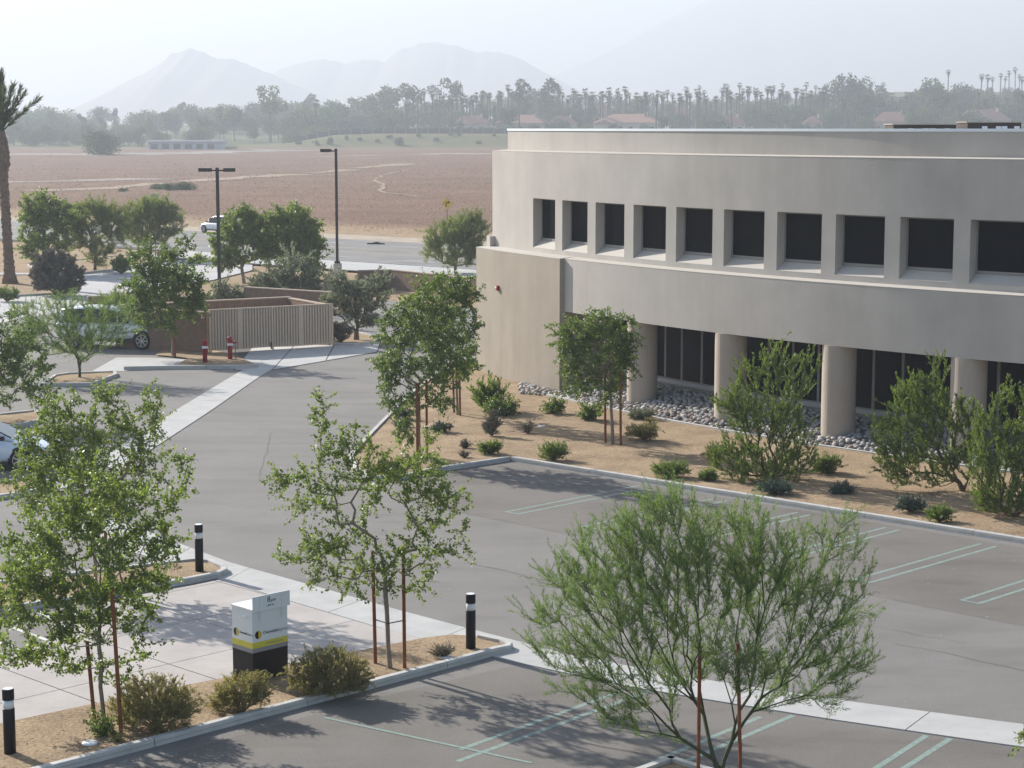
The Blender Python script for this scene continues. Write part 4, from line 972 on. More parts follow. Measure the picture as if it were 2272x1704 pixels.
far_tree('feathery mesquite in the middle of the rear left trio', (205, 585), [(205, 475, 65, 30), (160, 495, 35, 35), (250, 490, 35, 40), (205, 530, 50, 25), (215, 455, 45, 14), (205, 560, 25, 18)], 'fine', LM, 42, n=260, ls=3.0, den=.5, name='mesquite_tree', bark=BARKD)
far_tree('feathery mesquite beside the sign post', (324, 558), [(325, 465, 55, 28), (285, 480, 30, 35), (370, 485, 30, 30), (325, 510, 50, 22), (335, 445, 40, 12)], 'fine', LM, 43, n=240, ls=3.0, den=.5, name='mesquite_tree', bark=BARKD)
far_tree('leafy green tree just right of the double headed lamp', (528, 615), [(520, 490, 45, 40), (490, 520, 35, 30), (550, 530, 50, 40), (505, 555, 40, 25), (480, 560, 25, 20), (535, 460, 25, 15)], 'broad', LF, 44, ls=2.5, n=260)
far_tree('leafy green tree left of the single headed lamp', (612, 612), [(620, 490, 60, 40), (670, 510, 35, 45), (600, 530, 45, 40), (650, 555, 50, 30), (690, 545, 22, 25), (630, 455, 40, 15)], 'broad', LF, 45, ls=2.5, n=300)
far_tree('feathery tree on several thin stems beside the building corner', (985, 592), [(985, 505, 45, 25), (945, 520, 26, 30), (1025, 500, 30, 40), (990, 545, 55, 30), (935, 545, 18, 20), (1010, 475, 22, 14)], 'fine', LM, 46, n=280, trunk=True, ls=2.8, den=.5, name='mesquite_tree', bark=BARKG)
sh = dict(name='shrub', bark=BARKD, trunk=False)
far_tree('bare grey brown shrub at the left drive edge', (125, 637), [(125, 590, 55, 45), (95, 600, 30, 30), (155, 600, 30, 35), (115, 560, 40, 20)], 'tuft', LG, 51, n=260, ls=3.0, den=.9, **sh)
far_tree('silvery olive shrub behind the bin store, below the leafy trees', (628, 668), [(590, 605, 45, 35), (640, 585, 45, 40), (680, 610, 35, 35), (625, 630, 65, 25), (560, 620, 25, 25)], 'olive', LO, 52, n=260, ls=1.8, den=.7, **sh)
far_tree('silvery olive shrub right of the bin store', (770, 735), [(760, 650, 55, 45), (730, 630, 35, 45), (800, 635, 45, 40), (780, 690, 40, 20), (820, 605, 25, 18)], 'olive', LO, 53, n=300, ls=1.6, den=.7, **sh)
far_tree('grey green shrub at the foot of the double headed lamp', (495, 690), [(490, 640, 35, 28), (470, 655, 25, 25), (520, 650, 25, 25)], 'olive', LO, 54, n=160, ls=1.7, den=.7, **sh)
far_tree('low dark shrub in the shade by the bin store', (735, 740), [(735, 715, 25, 16)], 'tuft', LG, 55, n=60, ls=2.2, **sh)
far_tree('fine green shrub behind the left drive wall', (262, 690), [(262, 668, 45, 20), (300, 660, 30, 16)], 'fine', LM, 56, n=90, ls=2.6, den=.7, **sh)
far_tree('rounded dark bush behind the rear left trio', (262, 590), [(262, 572, 20, 16)], 'tuft', LFD, 57, n=60, ls=2.8, **sh)
far_tree('dry tan bush by the road kerb', (432, 570), [(432, 560, 9, 7)], 'tuft', LR, 58, n=40, ls=2.5, **sh)
far_tree('dry yellow bush left of the drive entrance', (365, 560), [(360, 552, 24, 9)], 'tuft', LR, 59, n=50, ls=2.6, **sh)
far_tree('green clump at the foot of the palm', (15, 650), [(15, 635, 30, 12)], 'tuft', LFD, 60, n=60, ls=2.2, **sh)
# ---- large willow-leaved shrubs before the columns
def big_shrub(label, px, bl, seed, n=420):
    b_ = D(*px, .09); plant('tall_shrub', label, 'shrub', b_, blobs_d(b_.y, bl), 'willow', LW, BARKD, seed, n=n, trunk=None, w=.45, rtip=.0045, up=.22, curve=.3, parts=('stems', 'foliage'), ls=1.0, den=1.0, seg=.3, sides=4, shoots=1.6)
big_shrub('tall upright shrub between second and third column', (1670, 1035), [(1660, 800, 35, 50), (1720, 820, 40, 55), (1610, 830, 30, 60), (1660, 900, 75, 60), (1600, 950, 50, 50), (1700, 950, 60, 60), (1640, 1000, 80, 35), (1755, 790, 14, 40), (1670, 755, 14, 25), (1570, 1000, 40, 35), (1730, 1000, 40, 35), (1600, 880, 50, 50), (1650, 1030, 90, 22)], 61, 560)
big_shrub('tall leaning shrub hiding the foot of the fourth column', (2080, 1060), [(2010, 830, 22, 50), (2035, 800, 16, 35), (1960, 870, 35, 50), (2040, 890, 50, 50), (1960, 950, 70, 50), (2050, 960, 60, 50), (2100, 900, 25, 40), (1930, 1010, 50, 40), (2000, 1020, 80, 35), (1910, 950, 35, 45), (2080, 1000, 45, 45), (1990, 880, 60, 60)], 62, 600)
big_shrub('tall shrub at the right picture edge before the glass', (2190, 1115), [(2170, 880, 25, 40), (2200, 870, 20, 40), (2150, 950, 45, 60), (2210, 960, 50, 60), (2160, 1030, 50, 50), (2220, 1040, 45, 50), (2180, 1080, 75, 40), (2120, 1000, 35, 50), (2240, 900, 40, 60), (2130, 1090, 35, 25)], 63, 600)
# ---- low planting in the bed
small = [((1085, 895), 40, 32, LFD, 'broad', 'bright leafy bush left of the cobbles', 'shrub'), ((1055, 885), 38, 55, LFD, 'willow', 'green shrub at the left foot of the tan wall', 'shrub'),
 ((1060, 980), 32, 30, LW, 'tuft', 'low mound of green left of the wooden tree stakes', 'shrub'), ((1195, 992), 38, 38, LFD, 'tuft', 'low spreading green plant by the kerb corner', 'shrub'), ((1062, 940), 26, 55, LG, 'tuft', 'upright grey green shrub in the sand', 'shrub'),
 ((955, 932), 28, 18, LB, 'tuft', 'low blue grey mound right of the corner tree', 'shrub'), ((873, 905), 22, 22, LB, 'tuft', 'blue grey mound behind the corner tree', 'shrub'), ((868, 922), 20, 12, LB, 'tuft', 'flat blue grey mound left of the corner tree', 'shrub'), ((1195, 892), 18, 28, LFD, 'broad', 'small leafy shrub at the end of the tan wall', 'shrub'), ((1275, 907), 20, 30, LFD, 'broad', 'small dark shrub before the cobbles left of the staked tree', 'shrub'),
 ((1390, 950), 45, 42, LR, 'tuft', 'pinkish flowering shrub right of the staked tree', 'shrub'), ((1385, 905), 35, 20, LO, 'tuft', 'pale feathery plant at the foot of the first column', 'shrub'), ((1450, 1030), 50, 36, LFD, 'tuft', 'dark low shrub by the kerb below the second column', 'shrub'), ((1530, 1038), 24, 20, LFD, 'tuft', 'small dark shrub left of the tall upright shrub', 'shrub'),
 ((1785, 1022), 40, 38, LW, 'tuft', 'dense grassy tuft before the third column', 'grass tuft'), ((1970, 1105), 36, 32, LB, 'tuft', 'low bluish shrub shaded under the leaning shrub', 'shrub'), ((2030, 1125), 30, 36, LFD, 'tuft', 'rounded green shrub by the right kerb', 'shrub'), ((1675, 1065), 45, 22, LB, 'tuft', 'blue green ground plant under the tall upright shrub', 'shrub'), ((1820, 1065), 28, 14, LB, 'tuft', 'flat blue plant shaded between the tall shrubs', 'shrub'),
 ((1550, 990), 30, 26, LR, 'tuft', 'dry brown plant left of the tall upright shrub', 'shrub'), ((1005, 968), 9, 14, LG, 'tuft', 'tiny spiky plant in the sand, left one', 'shrub'), ((1003, 988), 9, 10, LG, 'tuft', 'tiny spiky plant close to the front kerb', 'shrub'), ((830, 1020), 28, 16, LR, 'tuft', 'dry tuft inside the rounded kerb corner', 'shrub'), ((1140, 935), 16, 26, LG, 'tuft', 'nearly bare white twiggy plant in the sand', 'shrub')]
for i, (px, rx, ry, lm, sty, lb, cat) in enumerate(small):
    bush('low_shrub', lb, px, rx, ry, lm, 100+i, sty, None, n=int(40+rx*1.6), den=.9 if 'bare' not in lb else .25, ls=1.15, cat=cat)
# agave by the wall
ag = D(1060, 880, .09); rng = rgen(77); o = empty('agave', ag); tag(o, 'blue agave rosette of stiff pointed leaves by the tan wall', 'agave')
for k in range(26):
    a = k*2.399; el = R(25+60*(k/26)); L_ = .75*(1-.25*k/26); d_ = Vector((math.cos(a)*math.cos(el), math.sin(a)*math.cos(el), math.sin(el))); sd = Vector((-math.sin(a), math.cos(a), 0)); nn = d_.cross(sd)
    m_ = MB(); P_ = [(0, .03), (.35, .055), (.7, .035), (1, .003)]; vs_ = []
    for t_, w_ in P_:
        c = d_*L_*t_+nn*.05*math.sin(t_*3); vs_ += [c-sd*w_, c-nn*.018*(1-t_), c+sd*w_]
    m_.add(vs_, [(3*i+j, 3*i+j+1, 3*i+j+4, 3*i+j+3) for i in range(3) for j in range(2)]); m_.build('leaf', mat('agave_leaf', (.085, .125, .105), .5, .3), o, True)
# ---- island bushes
def rusty(label, px, bl, seed, n): 
    b_ = D(*px, .09); plant('flowering_bush', label, 'bush', b_, blobs_d(b_.y, bl), 'tuft', LR, mat('dry_stem', (.26, .20, .13), .9, .1), seed, n=n, trunk=None, w=.75, rtip=.003, up=.25, curve=.2, parts=('stems', 'foliage'), ls=.85, den=1.0, seg=.2, sides=3, shoots=1.7, group='rusty bushes on the near island')
rusty('wide rusty green bush at the foot of the big left tree', (335, 1572), [(330, 1505, 80, 50), (280, 1520, 50, 45, .1), (390, 1520, 55, 40), (340, 1545, 95, 25)], 71, 520)
rusty('smaller brown bush left of the drop box', (525, 1535), [(520, 1495, 60, 35), (560, 1485, 30, 35), (480, 1515, 35, 22)], 72, 340)
rusty('pinkish brown bush right of the drop box', (712, 1498), [(710, 1440, 80, 45), (660, 1455, 45, 38), (770, 1455, 40, 35), (715, 1475, 95, 24)], 73, 560)
bush('low_shrub', 'small leafy green plant at the foot of the left stake', (220, 1585), 28, 22, LFD, 74, 'broad', n=40, ls=.9)
bush('low_shrub', 'nearly bare grey tuft at the island tip by the bollard', (955, 1418), 30, 24, LG, 75, 'tuft', n=70, den=.8, ls=.7)
bush('low_shrub', 'rust brown bush behind the big left tree at picture edge', (-2, 1310), 22, 42, LR, 76, 'tuft', n=80)
bush('low_shrub', 'low reddish dead plant by the left stake', (255, 1600), 18, 10, LR, 78, 'tuft', n=30, ls=.8)
# sprigs of a tree standing just outside the lower right corner
b0 = Vector((9.05, 29.4, .09)); b0 = D(2290, 1712, .0)
plant('broadleaf_tree', 'leafy sprig of a young tree cut by the lower right corner', 'tree', b0, blobs_d(b0.y, [(2280, 1600, 50, 60), (2215, 1590, 16, 14), (2300, 1640, 50, 40)]), 'broad', LF, BARK, 79, n=120, trunk=DY(2290, 1660, b0.y), w=.3, den=.9)
# ---- wooden stakes
staked([(229, 1262, 228, 1150)], None, ['reddish stake of the tree on the far island'], r=.04)
staked([(205, 1562, 188, 1385), (262, 1584, 241, 1262)], None, ['shorter stake left of the big left tree trunk', 'tall brown stake right of the big left tree trunk'])
tb = staked([(811, 1430, 805, 1190), (874, 1440, 871, 1180)], None, ['left brown stake of the island tip tree', 'right brown stake of the island tip tree'])
z_ = DY(840, 1332, tb[0][0].y).z; MB_ = MB().tube([tb[0][0].lerp(tb[0][1], .40), D(842, 1441, .09)+Vector((-.02, -.08, z_-.12)), tb[1][0].lerp(tb[1][1], .40)], .012, 6); o = MB_.build('tree_tie', TRIM); tag(o, 'black tie between the stakes of the island tip tree', 'tie')
staked([(1508, 1672, 1512, 1395), (1600, 1690, 1594, 1390)], None, ['left brown stake of the large palo verde', 'right brown stake of the large palo verde'], r=.03)
staked([(1308, 955, 1306, 800), (1341, 960, 1340, 805)], None, ['left stake of the weeping tree before the columns', 'right stake of the weeping tree before the columns'], r=.04)
staked([(902, 992, 900, 830), (922, 985, 921, 820)], None, ['left stake of the dense corner tree', 'right stake of the dense corner tree'], r=.04)
staked([(981, 890, 978, 790), (994, 898, 992, 795)], None, ['left stake of the tree nearest the tan wall', 'right stake of the tree nearest the tan wall'], r=.04)
staked([(378, 768, 377, 680)], None, ['single stake of the round tree by the block wall'], r=.05)

# ---- tall date palm at the left edge
pb_ = D(22, 612, .09); pt = DY(14, 205, pb_.y); o = empty('date_palm', pb_); tag(o, 'tall date palm with trimmed trunk and upright tied fronds', 'palm')
H_ = pt.z-pb_.z; prof = [(.58, 0), (.38, .6), (.31, 1.6), (.28, H_*.45), (.29, H_*.60), (.44, H_*.64), (.47, H_*.70), (.40, H_*.76), (.30, H_*.80), (.26, H_*.82)]
mb = MB(); rng = rgen(9)
pts = [Vector((-(z/H_)*.35, 0, z-.1)) for r_, z in prof]
mb.tube(pts, [r_ for r_, z in prof], 18).build('trunk', PALMT, o, True, True)
bs = MB()
for k in range(230):
    z = rng.uniform(.3, H_*.81); a = k*2.399; rr_ = np.interp(z, [q[1] for q in prof], [q[0] for q in prof]); c = Vector((-(z/H_)*.35+math.cos(a)*rr_, math.sin(a)*rr_, z-.1))
    bs.box(c, (.06, .13, .14), a, Matrix.Rotation(R(-25), 3, 'Y'))
stuff(bs.build('leaf_scars', PALMT, o, True)); Q = []; T = []
fq = [(0, .98), (1.1, .97), (2.2, .95), (3.3, .97), (4.4, .96), (5.5, .97), (.4, .80), (6.0, .72), (.15, .62), (5.2, .78), (2.9, .75), (3.8, .82), (1.7, .80), (.2, .88), (3.1, .60), (6.1, .86)]
for a, v in fq:
    c0 = Vector((-.29, 0, H_*.80)); el = R(90)-(1-v)*2.1; L_ = H_*(.31 if v > .9 else .25); d_ = Vector((math.cos(a)*math.cos(el), math.sin(a)*math.cos(el), math.sin(el)))
    stx = []
    for i in range(9):
        t_ = i/8; stx.append(c0+d_*L_*t_+Vector((math.cos(a), math.sin(a), 0))*t_*t_*(1-v)*.6)
    MB().tube(stx, [.05*(1-.8*i/8)+.008 for i in range(9)], 5).build('frond_stem', BARKG, o, True)
    for i in range(170):
        t_ = rng.uniform(.18, 1); p_ = c0+d_*L_*t_+Vector((math.cos(a), math.sin(a), 0))*t_*t_*(1-v)*.6; s_ = unit(rng.normal(size=3)); A_ = np.array(d_)*1.3+s_*.7
        Q.append((np.array(p_), A_))
P_ = np.array([q[0] for q in Q]); A_ = np.array([q[1] for q in Q]); me = quads_mesh('leaflets', leaf_quads(rng, P_, A_, .55, .055), LPALM, rng.uniform(0, 1, len(P_))); stuff(link(me, 'leaflets', o))

# ================================================================== FAR BACKGROUND
rng = rgen(101); rnd = random.Random(7)
def far_crown(seed, kind):
    """unit-height crown: leaf clumps through several lobes"""
    g_ = rgen(seed)
    if kind == 'round': lob = [(g_.normal()*.16, g_.normal()*.16, g_.uniform(.45, .80), g_.uniform(.16, .26)) for _ in range(8)]
    elif kind == 'tall': lob = [(g_.normal()*.08, g_.normal()*.08, .30+.62*i/8, .15-.07*i/8+.03*g_.uniform()) for i in range(9)]
    elif kind == 'open': lob = [(g_.normal()*.20, g_.normal()*.16, g_.uniform(.5, .92), g_.uniform(.08, .14)) for _ in range(9)]
    elif kind == 'mound': lob = [(g_.normal()*.24, g_.normal()*.22, g_.uniform(.08, .62), g_.uniform(.24, .36)) for _ in range(11)]
    else: lob = [(g_.normal()*.30, g_.normal()*.26, g_.uniform(.25, .62), g_.uniform(.22, .34)) for _ in range(8)]
    P = []; T = []
    for x, y, z, r in lob:
        k = int(70+ 900*r*r/.06*.25); d = unit(g_.normal(size=(k, 3))); q = np.array([x, y, z])+d*(r*g_.uniform(.55, 1.05, (k, 1))); P.append(q); T.append(np.clip(g_.uniform(0, .7)+g_.uniform(-.2, .3, k), 0, 1))
    P = np.concatenate(P); T = np.concatenate(T); A = unit(g_.normal(size=P.shape)); s_ = .055 if kind != 'open' else .045
    return quads_mesh('crown', leaf_quads(g_, P-A*s_*.5, A, s_, s_*.8), LFAR2 if seed % 3 == 0 else LFAR, T)
def far_trunk(kind):
    h = {'round': .5, 'tall': .5, 'open': .75, 'bush': .3, 'mound': .25}[kind]; mb = MB().tube([(0, 0, -.03), (0, 0, h*.6), (.02, 0, h)], [.022, .016, .008], 6)
    if kind in ('open', 'round'):
        for a in (0, 2.1, 4.2): mb.tube([(0, 0, h*.5), (math.cos(a)*.13, math.sin(a)*.13, h*1.05)], [.011, .005], 5)
    me = mb.mesh('trunk'); me.materials.append(BARKD); return me
KINDS = {k: ([far_crown(200+i*7+j, k) for j in range(4)], far_trunk(k)) for i, k in enumerate(('round', 'tall', 'open', 'bush', 'mound'))}
def put_tree(x, ytop, Y, kind, label, group, wide=1.0, ybase=None, name='far_tree'):
    X = DY(x, 300, Y).x; z0 = terr(X, Y)-.06; zt = DY(x, ytop, Y).z; h = max(2.0, (zt-z0)*1.06)
    cr, tr = KINDS[kind]; o = bpy.data.objects.new(name, tr); COL.objects.link(o); o.location = (X, Y, z0); o.scale = (h*wide, h*wide, h); o.rotation_euler = (0, 0, rnd.uniform(0, 6.28)); tag(o, label, 'tree' if kind != 'bush' else 'bush', group)
    c = bpy.data.objects.new('crown', rnd.choice(cr)); COL.objects.link(c); c.parent = o; stuff(c); return o
prof = [(-80, 228), (0, 232), (60, 222), (110, 212), (150, 234), (250, 234), (330, 228), (390, 218), (470, 220), (560, 216), (650, 208), (690, 200), (760, 218), (830, 212), (900, 210), (1000, 205), (1100, 195), (1180, 192), (1300, 208), (1450, 205), (1600, 205), (1750, 196), (1850, 182), (1950, 186), (2050, 182), (2120, 182), (2300, 182)]
px_, py_ = [p[0] for p in prof], [p[1] for p in prof]
def top(x): return float(np.interp(x, px_, py_))
SECT = [(70, 'beside the date palm'), (190, 'left of the big field bush'), (320, 'left of the long shed'), (400, 'behind the left half of the shed'), (490, 'behind the right half of the shed'), (600, 'over the leafy trees right of the double lamp'), (700, 'left of the single headed lamp'), (790, 'right of the single headed lamp'), (880, 'over the grassy bank'), (980, 'over the yellow road sign'), (1075, 'left of the building'), (1210, 'over the first window'), (1290, 'over the second window'), (1370, 'over the third window'), (1465, 'over the fourth window'), (1565, 'over the fifth window'), (1680, 'over the sixth window'), (1805, 'over the seventh window'), (1940, 'over the eighth window'), (2090, 'over the ninth window'), (9999, 'over the tenth window')]
def sect(x): return next(t for a, t in SECT if x < a)
for i in range(92):      # back row
    x = -80+i*26+rnd.uniform(-13, 13); Y = rnd.uniform(1080, 1350)
    put_tree(x, top(x)+rnd.uniform(-4, 16), Y, rnd.choice(('round', 'bush', 'bush', 'tall', 'round')), 'hazy tree of the far back row '+sect(x), 'far tree line', rnd.uniform(.9, 1.25))
for i in range(92):      # middle row
    x = -80+i*26+rnd.uniform(-13, 13); Y = rnd.uniform(960, 1060)
    put_tree(x, top(x)+rnd.uniform(14, 42), Y, rnd.choice(('round', 'bush', 'bush', 'tall')), 'hazy tree of the far middle row '+sect(x), 'far tree line', rnd.uniform(.8, 1.1))
for i in range(56):      # front row
    x = -80+i*(13 if i < 40 else 60)+rnd.uniform(-10, 10); Y = rnd.uniform(872, 930)
    if i >= 40: x = 440+(i-40)*110; Y = rnd.uniform(905, 935)
    if 315 < x < 490 and Y < 900: continue
    put_tree(x, top(x)+rnd.uniform(36, 66), Y, rnd.choice(('round', 'bush', 'bush')), 'hazy tree of the far front row '+sect(x), 'far tree line', rnd.uniform(.8, 1.2))
for i in range(44):      # bushes before the far houses
    x = 640+i*37+rnd.uniform(-12, 12); Y = rnd.uniform(893, 915)
    put_tree(x, rnd.uniform(266, 276), Y, 'mound', 'low hazy garden bush '+sect(x), 'far garden bushes', rnd.uniform(1.1, 1.7), name='far_bush')
for x, yt, Y, k, lb in ((585, 190, 950, 'open', 'gnarled open topped tree standing above the far tree line'), (960, 176, 1000, 'open', 'tall open eucalyptus rising behind the palms left of the building'), (880, 186, 980, 'open', 'pale open tree at the left end of the palms'), (810, 187, 1060, 'round', 'tall rounded dark tree above the far hedge'), (1120, 180, 1000, 'tall', 'tall rounded tree over the left end of the building roof'), (1180, 178, 1010, 'tall', 'second tall tree over the left end of the building roof'), (1830, 168, 1050, 'round', 'pale green broad tree above the right half of the roof'), (2012, 172, 1040, 'round', 'broad olive tree left of the hillside house'), (850, 222, 930, 'bush', 'big dark round tree behind the far garden wall')):
    put_tree(x, yt, Y, k, lb, 'far tree line', 1.0)
# fan palms
def palm_crown(seed):
    g_ = rgen(seed); P = []
    for k in range(34):
        a = g_.uniform(0, 6.28); el = g_.uniform(-.9, 1.3); L_ = g_.uniform(1.3, 1.9); d_ = np.array([math.cos(a)*math.cos(el), math.sin(a)*math.cos(el), math.sin(el)])
        sd = np.array([-math.sin(a), math.cos(a), 0]); up_ = np.cross(d_, sd)
        for q in np.linspace(-1, 1, 5): 
            A = d_+sd*q*.55+np.array([0, 0, -.15]); p0 = d_*L_*.35; A = A/np.linalg.norm(A); p1 = p0+A*L_*.65; P.append([p0, (p0+p1)/2+sd*.13, p1+np.array([0, 0, -.12]), (p0+p1)/2-sd*.13])
    for k in range(40):
        a = g_.uniform(0, 6.28); r_ = g_.uniform(.25, .5); z = g_.uniform(-2.2, -.3); c = np.array([math.cos(a)*r_, math.sin(a)*r_, z]); sd = np.array([-math.sin(a), math.cos(a), 0])
        P.append([c+[0, 0, .5], c+sd*.16, c-[0, 0, .5], c-sd*.16])
    n_ = len(P); return quads_mesh('frond_crown', np.array(P), LPALM, np.clip(np.r_[g_.uniform(.1, .9, n_-40), g_.uniform(.3, 1, 40)], 0, 1))
PC = [palm_crown(300+i) for i in range(5)]
pm = MB().tube([(0, 0, -.05), (0, 0, .5), (.004, 0, 1)], [.42, .34, .30], 8).mesh('trunk')
pm.materials.append(BARKD)
def put_palm(x, ytop, Y, lb, grp='far fan palms'):
    X = DY(x, 300, Y).x; z0 = terr(X, Y)-.06; h = DY(x, ytop, Y).z-1.4-z0
    o = bpy.data.objects.new('fan_palm', None); COL.objects.link(o); o.location = (X, Y, z0); o.rotation_euler = (rnd.gauss(0, .02), rnd.gauss(0, .02), 0); tag(o, lb, 'palm', grp)
    t = bpy.data.objects.new('trunk', pm); COL.objects.link(t); t.parent = o; t.scale = (1, 1, h)
    c = bpy.data.objects.new('frond_crown', rnd.choice(PC)); COL.objects.link(c); c.parent = o; c.location = (0, 0, h); c.rotation_euler = (0, 0, rnd.uniform(0, 6.28)); s_ = rnd.uniform(1.0, 1.45); c.scale = (s_, s_, s_); stuff(c)
PL = ('thin fan palm in the far grove left of the building', 'thin fan palm in the far grove above the building roof', 'fan palm high on the hazy hillside at right')
for i in range(34): x = 870+i*6.5+rnd.uniform(-5, 5); put_palm(x, rnd.uniform(190, 222), rnd.uniform(905, 1000), 'thin fan palm of the far grove '+sect(x))
for i in range(96): x = 1090+i*7.2+rnd.uniform(-6, 6); put_palm(x, rnd.triangular(182, 222, 192), rnd.uniform(900, 1060), 'thin fan palm of the far grove '+sect(x))
for i in range(34): x = 1780+i*13+rnd.uniform(-8, 8); put_palm(x, rnd.uniform(190, 225), rnd.uniform(915, 1030), 'thin fan palm of the far grove '+sect(x))
for x, y in ((2045, 150), (2115, 160), (2128, 162), (2140, 166), (2158, 158), (2165, 164), (2178, 152), (2190, 146), (2198, 160), (2205, 166), (1780, 182), (1738, 178), (1760, 184), (1690, 180), (1668, 184), (1905, 178), (1510, 184), (1570, 182), (1560, 180), (1595, 178)): put_palm(x, y, rnd.uniform(1150, 1350), 'fan palm topping the farthest hazy ridge '+sect(x))
put_palm(682, 215, 900, 'lone fan palm above the left end of the far wall')
# houses
def house(x, yr, wpx, Y, lb, h2=False, dark=False, hip=True):
    X = DY(x, 300, Y).x; z0 = terr(X, Y)-.2; zr = DY(x, yr, Y).z; Wm = px2m(wpx, Y); o = empty('house', (X, Y, z0), rnd.uniform(-.35, .25)); tag(o, lb, 'house', 'far red roofed houses')
    H = max(3.4, zr-z0); he = H*.55 if not h2 else H*.72; Dm = max(9, Wm*.55)
    wl = MB().box((0, 0, he/2), (Wm, Dm, he)).build('wall', HWALL, o, True); e = .6; hx = Wm/2+e; hy = Dm/2+e; rx = hx-hy*.9 if hip else hx
    rx = max(rx, .5)
    rf = MB().add([(-hx, -hy, he), (hx, -hy, he), (hx, hy, he), (-hx, hy, he), (-rx, 0, H), (rx, 0, H)], [(0, 1, 5, 4), (2, 3, 4, 5), (1, 2, 5), (3, 0, 4), (0, 3, 2, 1)]).build('roof', TILE, o, True)
    MB().box((Wm*.28, -Dm*.12, H-.2), (1.0, .8, 2.0)).build('chimney', HWALL, rf, True)
    k = max(2, int(Wm/5))
    for i in range(k):
        for zz in ((he*.5,) if not h2 else (he*.27, he*.72)):
            MB().box((-Wm/2+(i+.5)*Wm/k, -Dm/2-.02, zz), (1.8, .08, 1.3)).build('window', GLASS, wl, True)
    # lower wing
    if wpx > 90:
        MB().box((-Wm*.3, -Dm/2-2.0, he*.42), (Wm*.3, 4.0, he*.84)).build('wing_wall', HWALL, o, True); a_ = Wm*.15+.4
        MB().add([(-Wm*.3-a_, -Dm/2-4.5, he*.84), (-Wm*.3+a_, -Dm/2-4.5, he*.84), (-Wm*.3+a_, -Dm/2-.05, he*.84), (-Wm*.3-a_, -Dm/2-.05, he*.84), (-Wm*.3, -Dm/2-4.2, he*1.3), (-Wm*.3, -Dm/2-.05, he*1.3)], [(0, 1, 4), (1, 2, 5, 4), (3, 0, 4, 5), (0, 3, 2, 1)]).build('wing_roof', TILE, o, True)
for a in ((1020, 250, 75, 925, 'far red roofed house left of the building corner'), (1130, 248, 105, 930, 'far house with long red roof above the roof left end'), (1215, 250, 60, 945, 'small far house between two groves above the roof'), (1360, 246, 140, 930, 'far house with the longest red roof and white gable'), (1300, 228, 70, 1080, 'far house peeping out behind the long red roof'), (1470, 230, 60, 1080, 'far house behind the densest palms'), (1570, 250, 75, 935, 'far house with a steep pale gable mid roof'), (1755, 250, 40, 925, 'small far house between dark cypress trees'), (1925, 242, 75, 930, 'far red roof left of the brown rooftop units'), (2120, 236, 110, 960, 'far house with wide pink roof behind the right rooftop unit'), (845, 262, 60, 1000, 'far white walled house behind the garden hedge')): house(*a)
house(2090, 194, 62, 1180, 'two storey pale house high on the right hillside', True)
# garden wall along the bank, in panels
gw = empty('garden_wall', (-110, 886, 6)); tag(gw, 'long dark block wall along the top of the grassy bank', 'wall')
for k in range(26):
    x0_, x1_ = -98+k*5.0, -98+(k+1)*5.0-.25; xm = (x0_+x1_)/2; zb = terr(xm, 886)
    MB().box((xm, 886+(.3 if k % 2 else 0), zb+.85), (x1_-x0_, .3, 2.6)).build('wall_panel', BROWNU, gw)
    MB().box((x1_+.12, 886, zb+.95), (.5, .5, 2.9)).build('pillar', CMU, gw)
# low blue grey shed on the left
x0_, x1_ = DY(320, 300, 800).x, DY(483, 300, 800).x; zb = terr(x0_, 800)-.1; sh_ = empty('long_shed', ((x0_+x1_)/2, 800, zb)); tag(sh_, 'long low blue grey shed with flat roof before the far left trees', 'shed')
Wm = x1_-x0_; MB().box((0, 4, 1.5), (Wm, 8, 3.0)).build('wall', PAINTG, sh_, True); MB().box((0, 3.6, 3.35), (Wm+.8, 9.4, .7)).build('roof', mat('shed_roof', (.50, .55, .60), .6, .3), sh_, True)
for k in range(6): MB().box((-Wm*.42+k*Wm*.15, -.03, 1.2), (Wm*.09, .1, 2.0)).build('bay_door', BROWNU, sh_, True)
# bushes standing in the field
def field_bush(x, ybase, ytop, rx, lb):
    b_ = D(x, ybase); Y = b_.y; z0 = terr(b_.x, Y)-.06; h = px2m(ybase-ytop, Y)*1.12
    o = bpy.data.objects.new('field_bush', KINDS['mound'][1]); COL.objects.link(o); o.location = (b_.x, Y, z0); s_ = px2m(rx, Y)/.58; o.scale = (s_, s_, h*1.0); tag(o, lb, 'bush'); c = bpy.data.objects.new('crown', KINDS['mound'][0][int(x) % 4]); COL.objects.link(c); c.parent = o; stuff(c)
field_bush(214, 341, 291, 44, 'large rounded green bush at the far left edge of the field'); field_bush(385, 409, 388, 29, 'largest dark bush of the cluster in the field'); field_bush(340, 408, 393, 16, 'small left bush of the cluster in the field'); field_bush(362, 410, 396, 14, 'small middle bush of the cluster in the field'); field_bush(264, 413, 403, 9, 'tiny dark bush left of the field cluster')
for k in range(14):
    x = 655+k*31+rnd.uniform(-12, 12); put_tree(x, rnd.uniform(292, 306), rnd.uniform(856, 880), 'mound', 'low scrubby bush on the grassy bank '+sect(x), 'bushes on the grassy bank', rnd.uniform(.8, 1.5), name='bank_bush')
field_bush(1035, 318, 292, 42, 'dark shrubs growing down the grassy bank'); field_bush(480, 330, 322, 24, 'pale low bush beside the long shed')
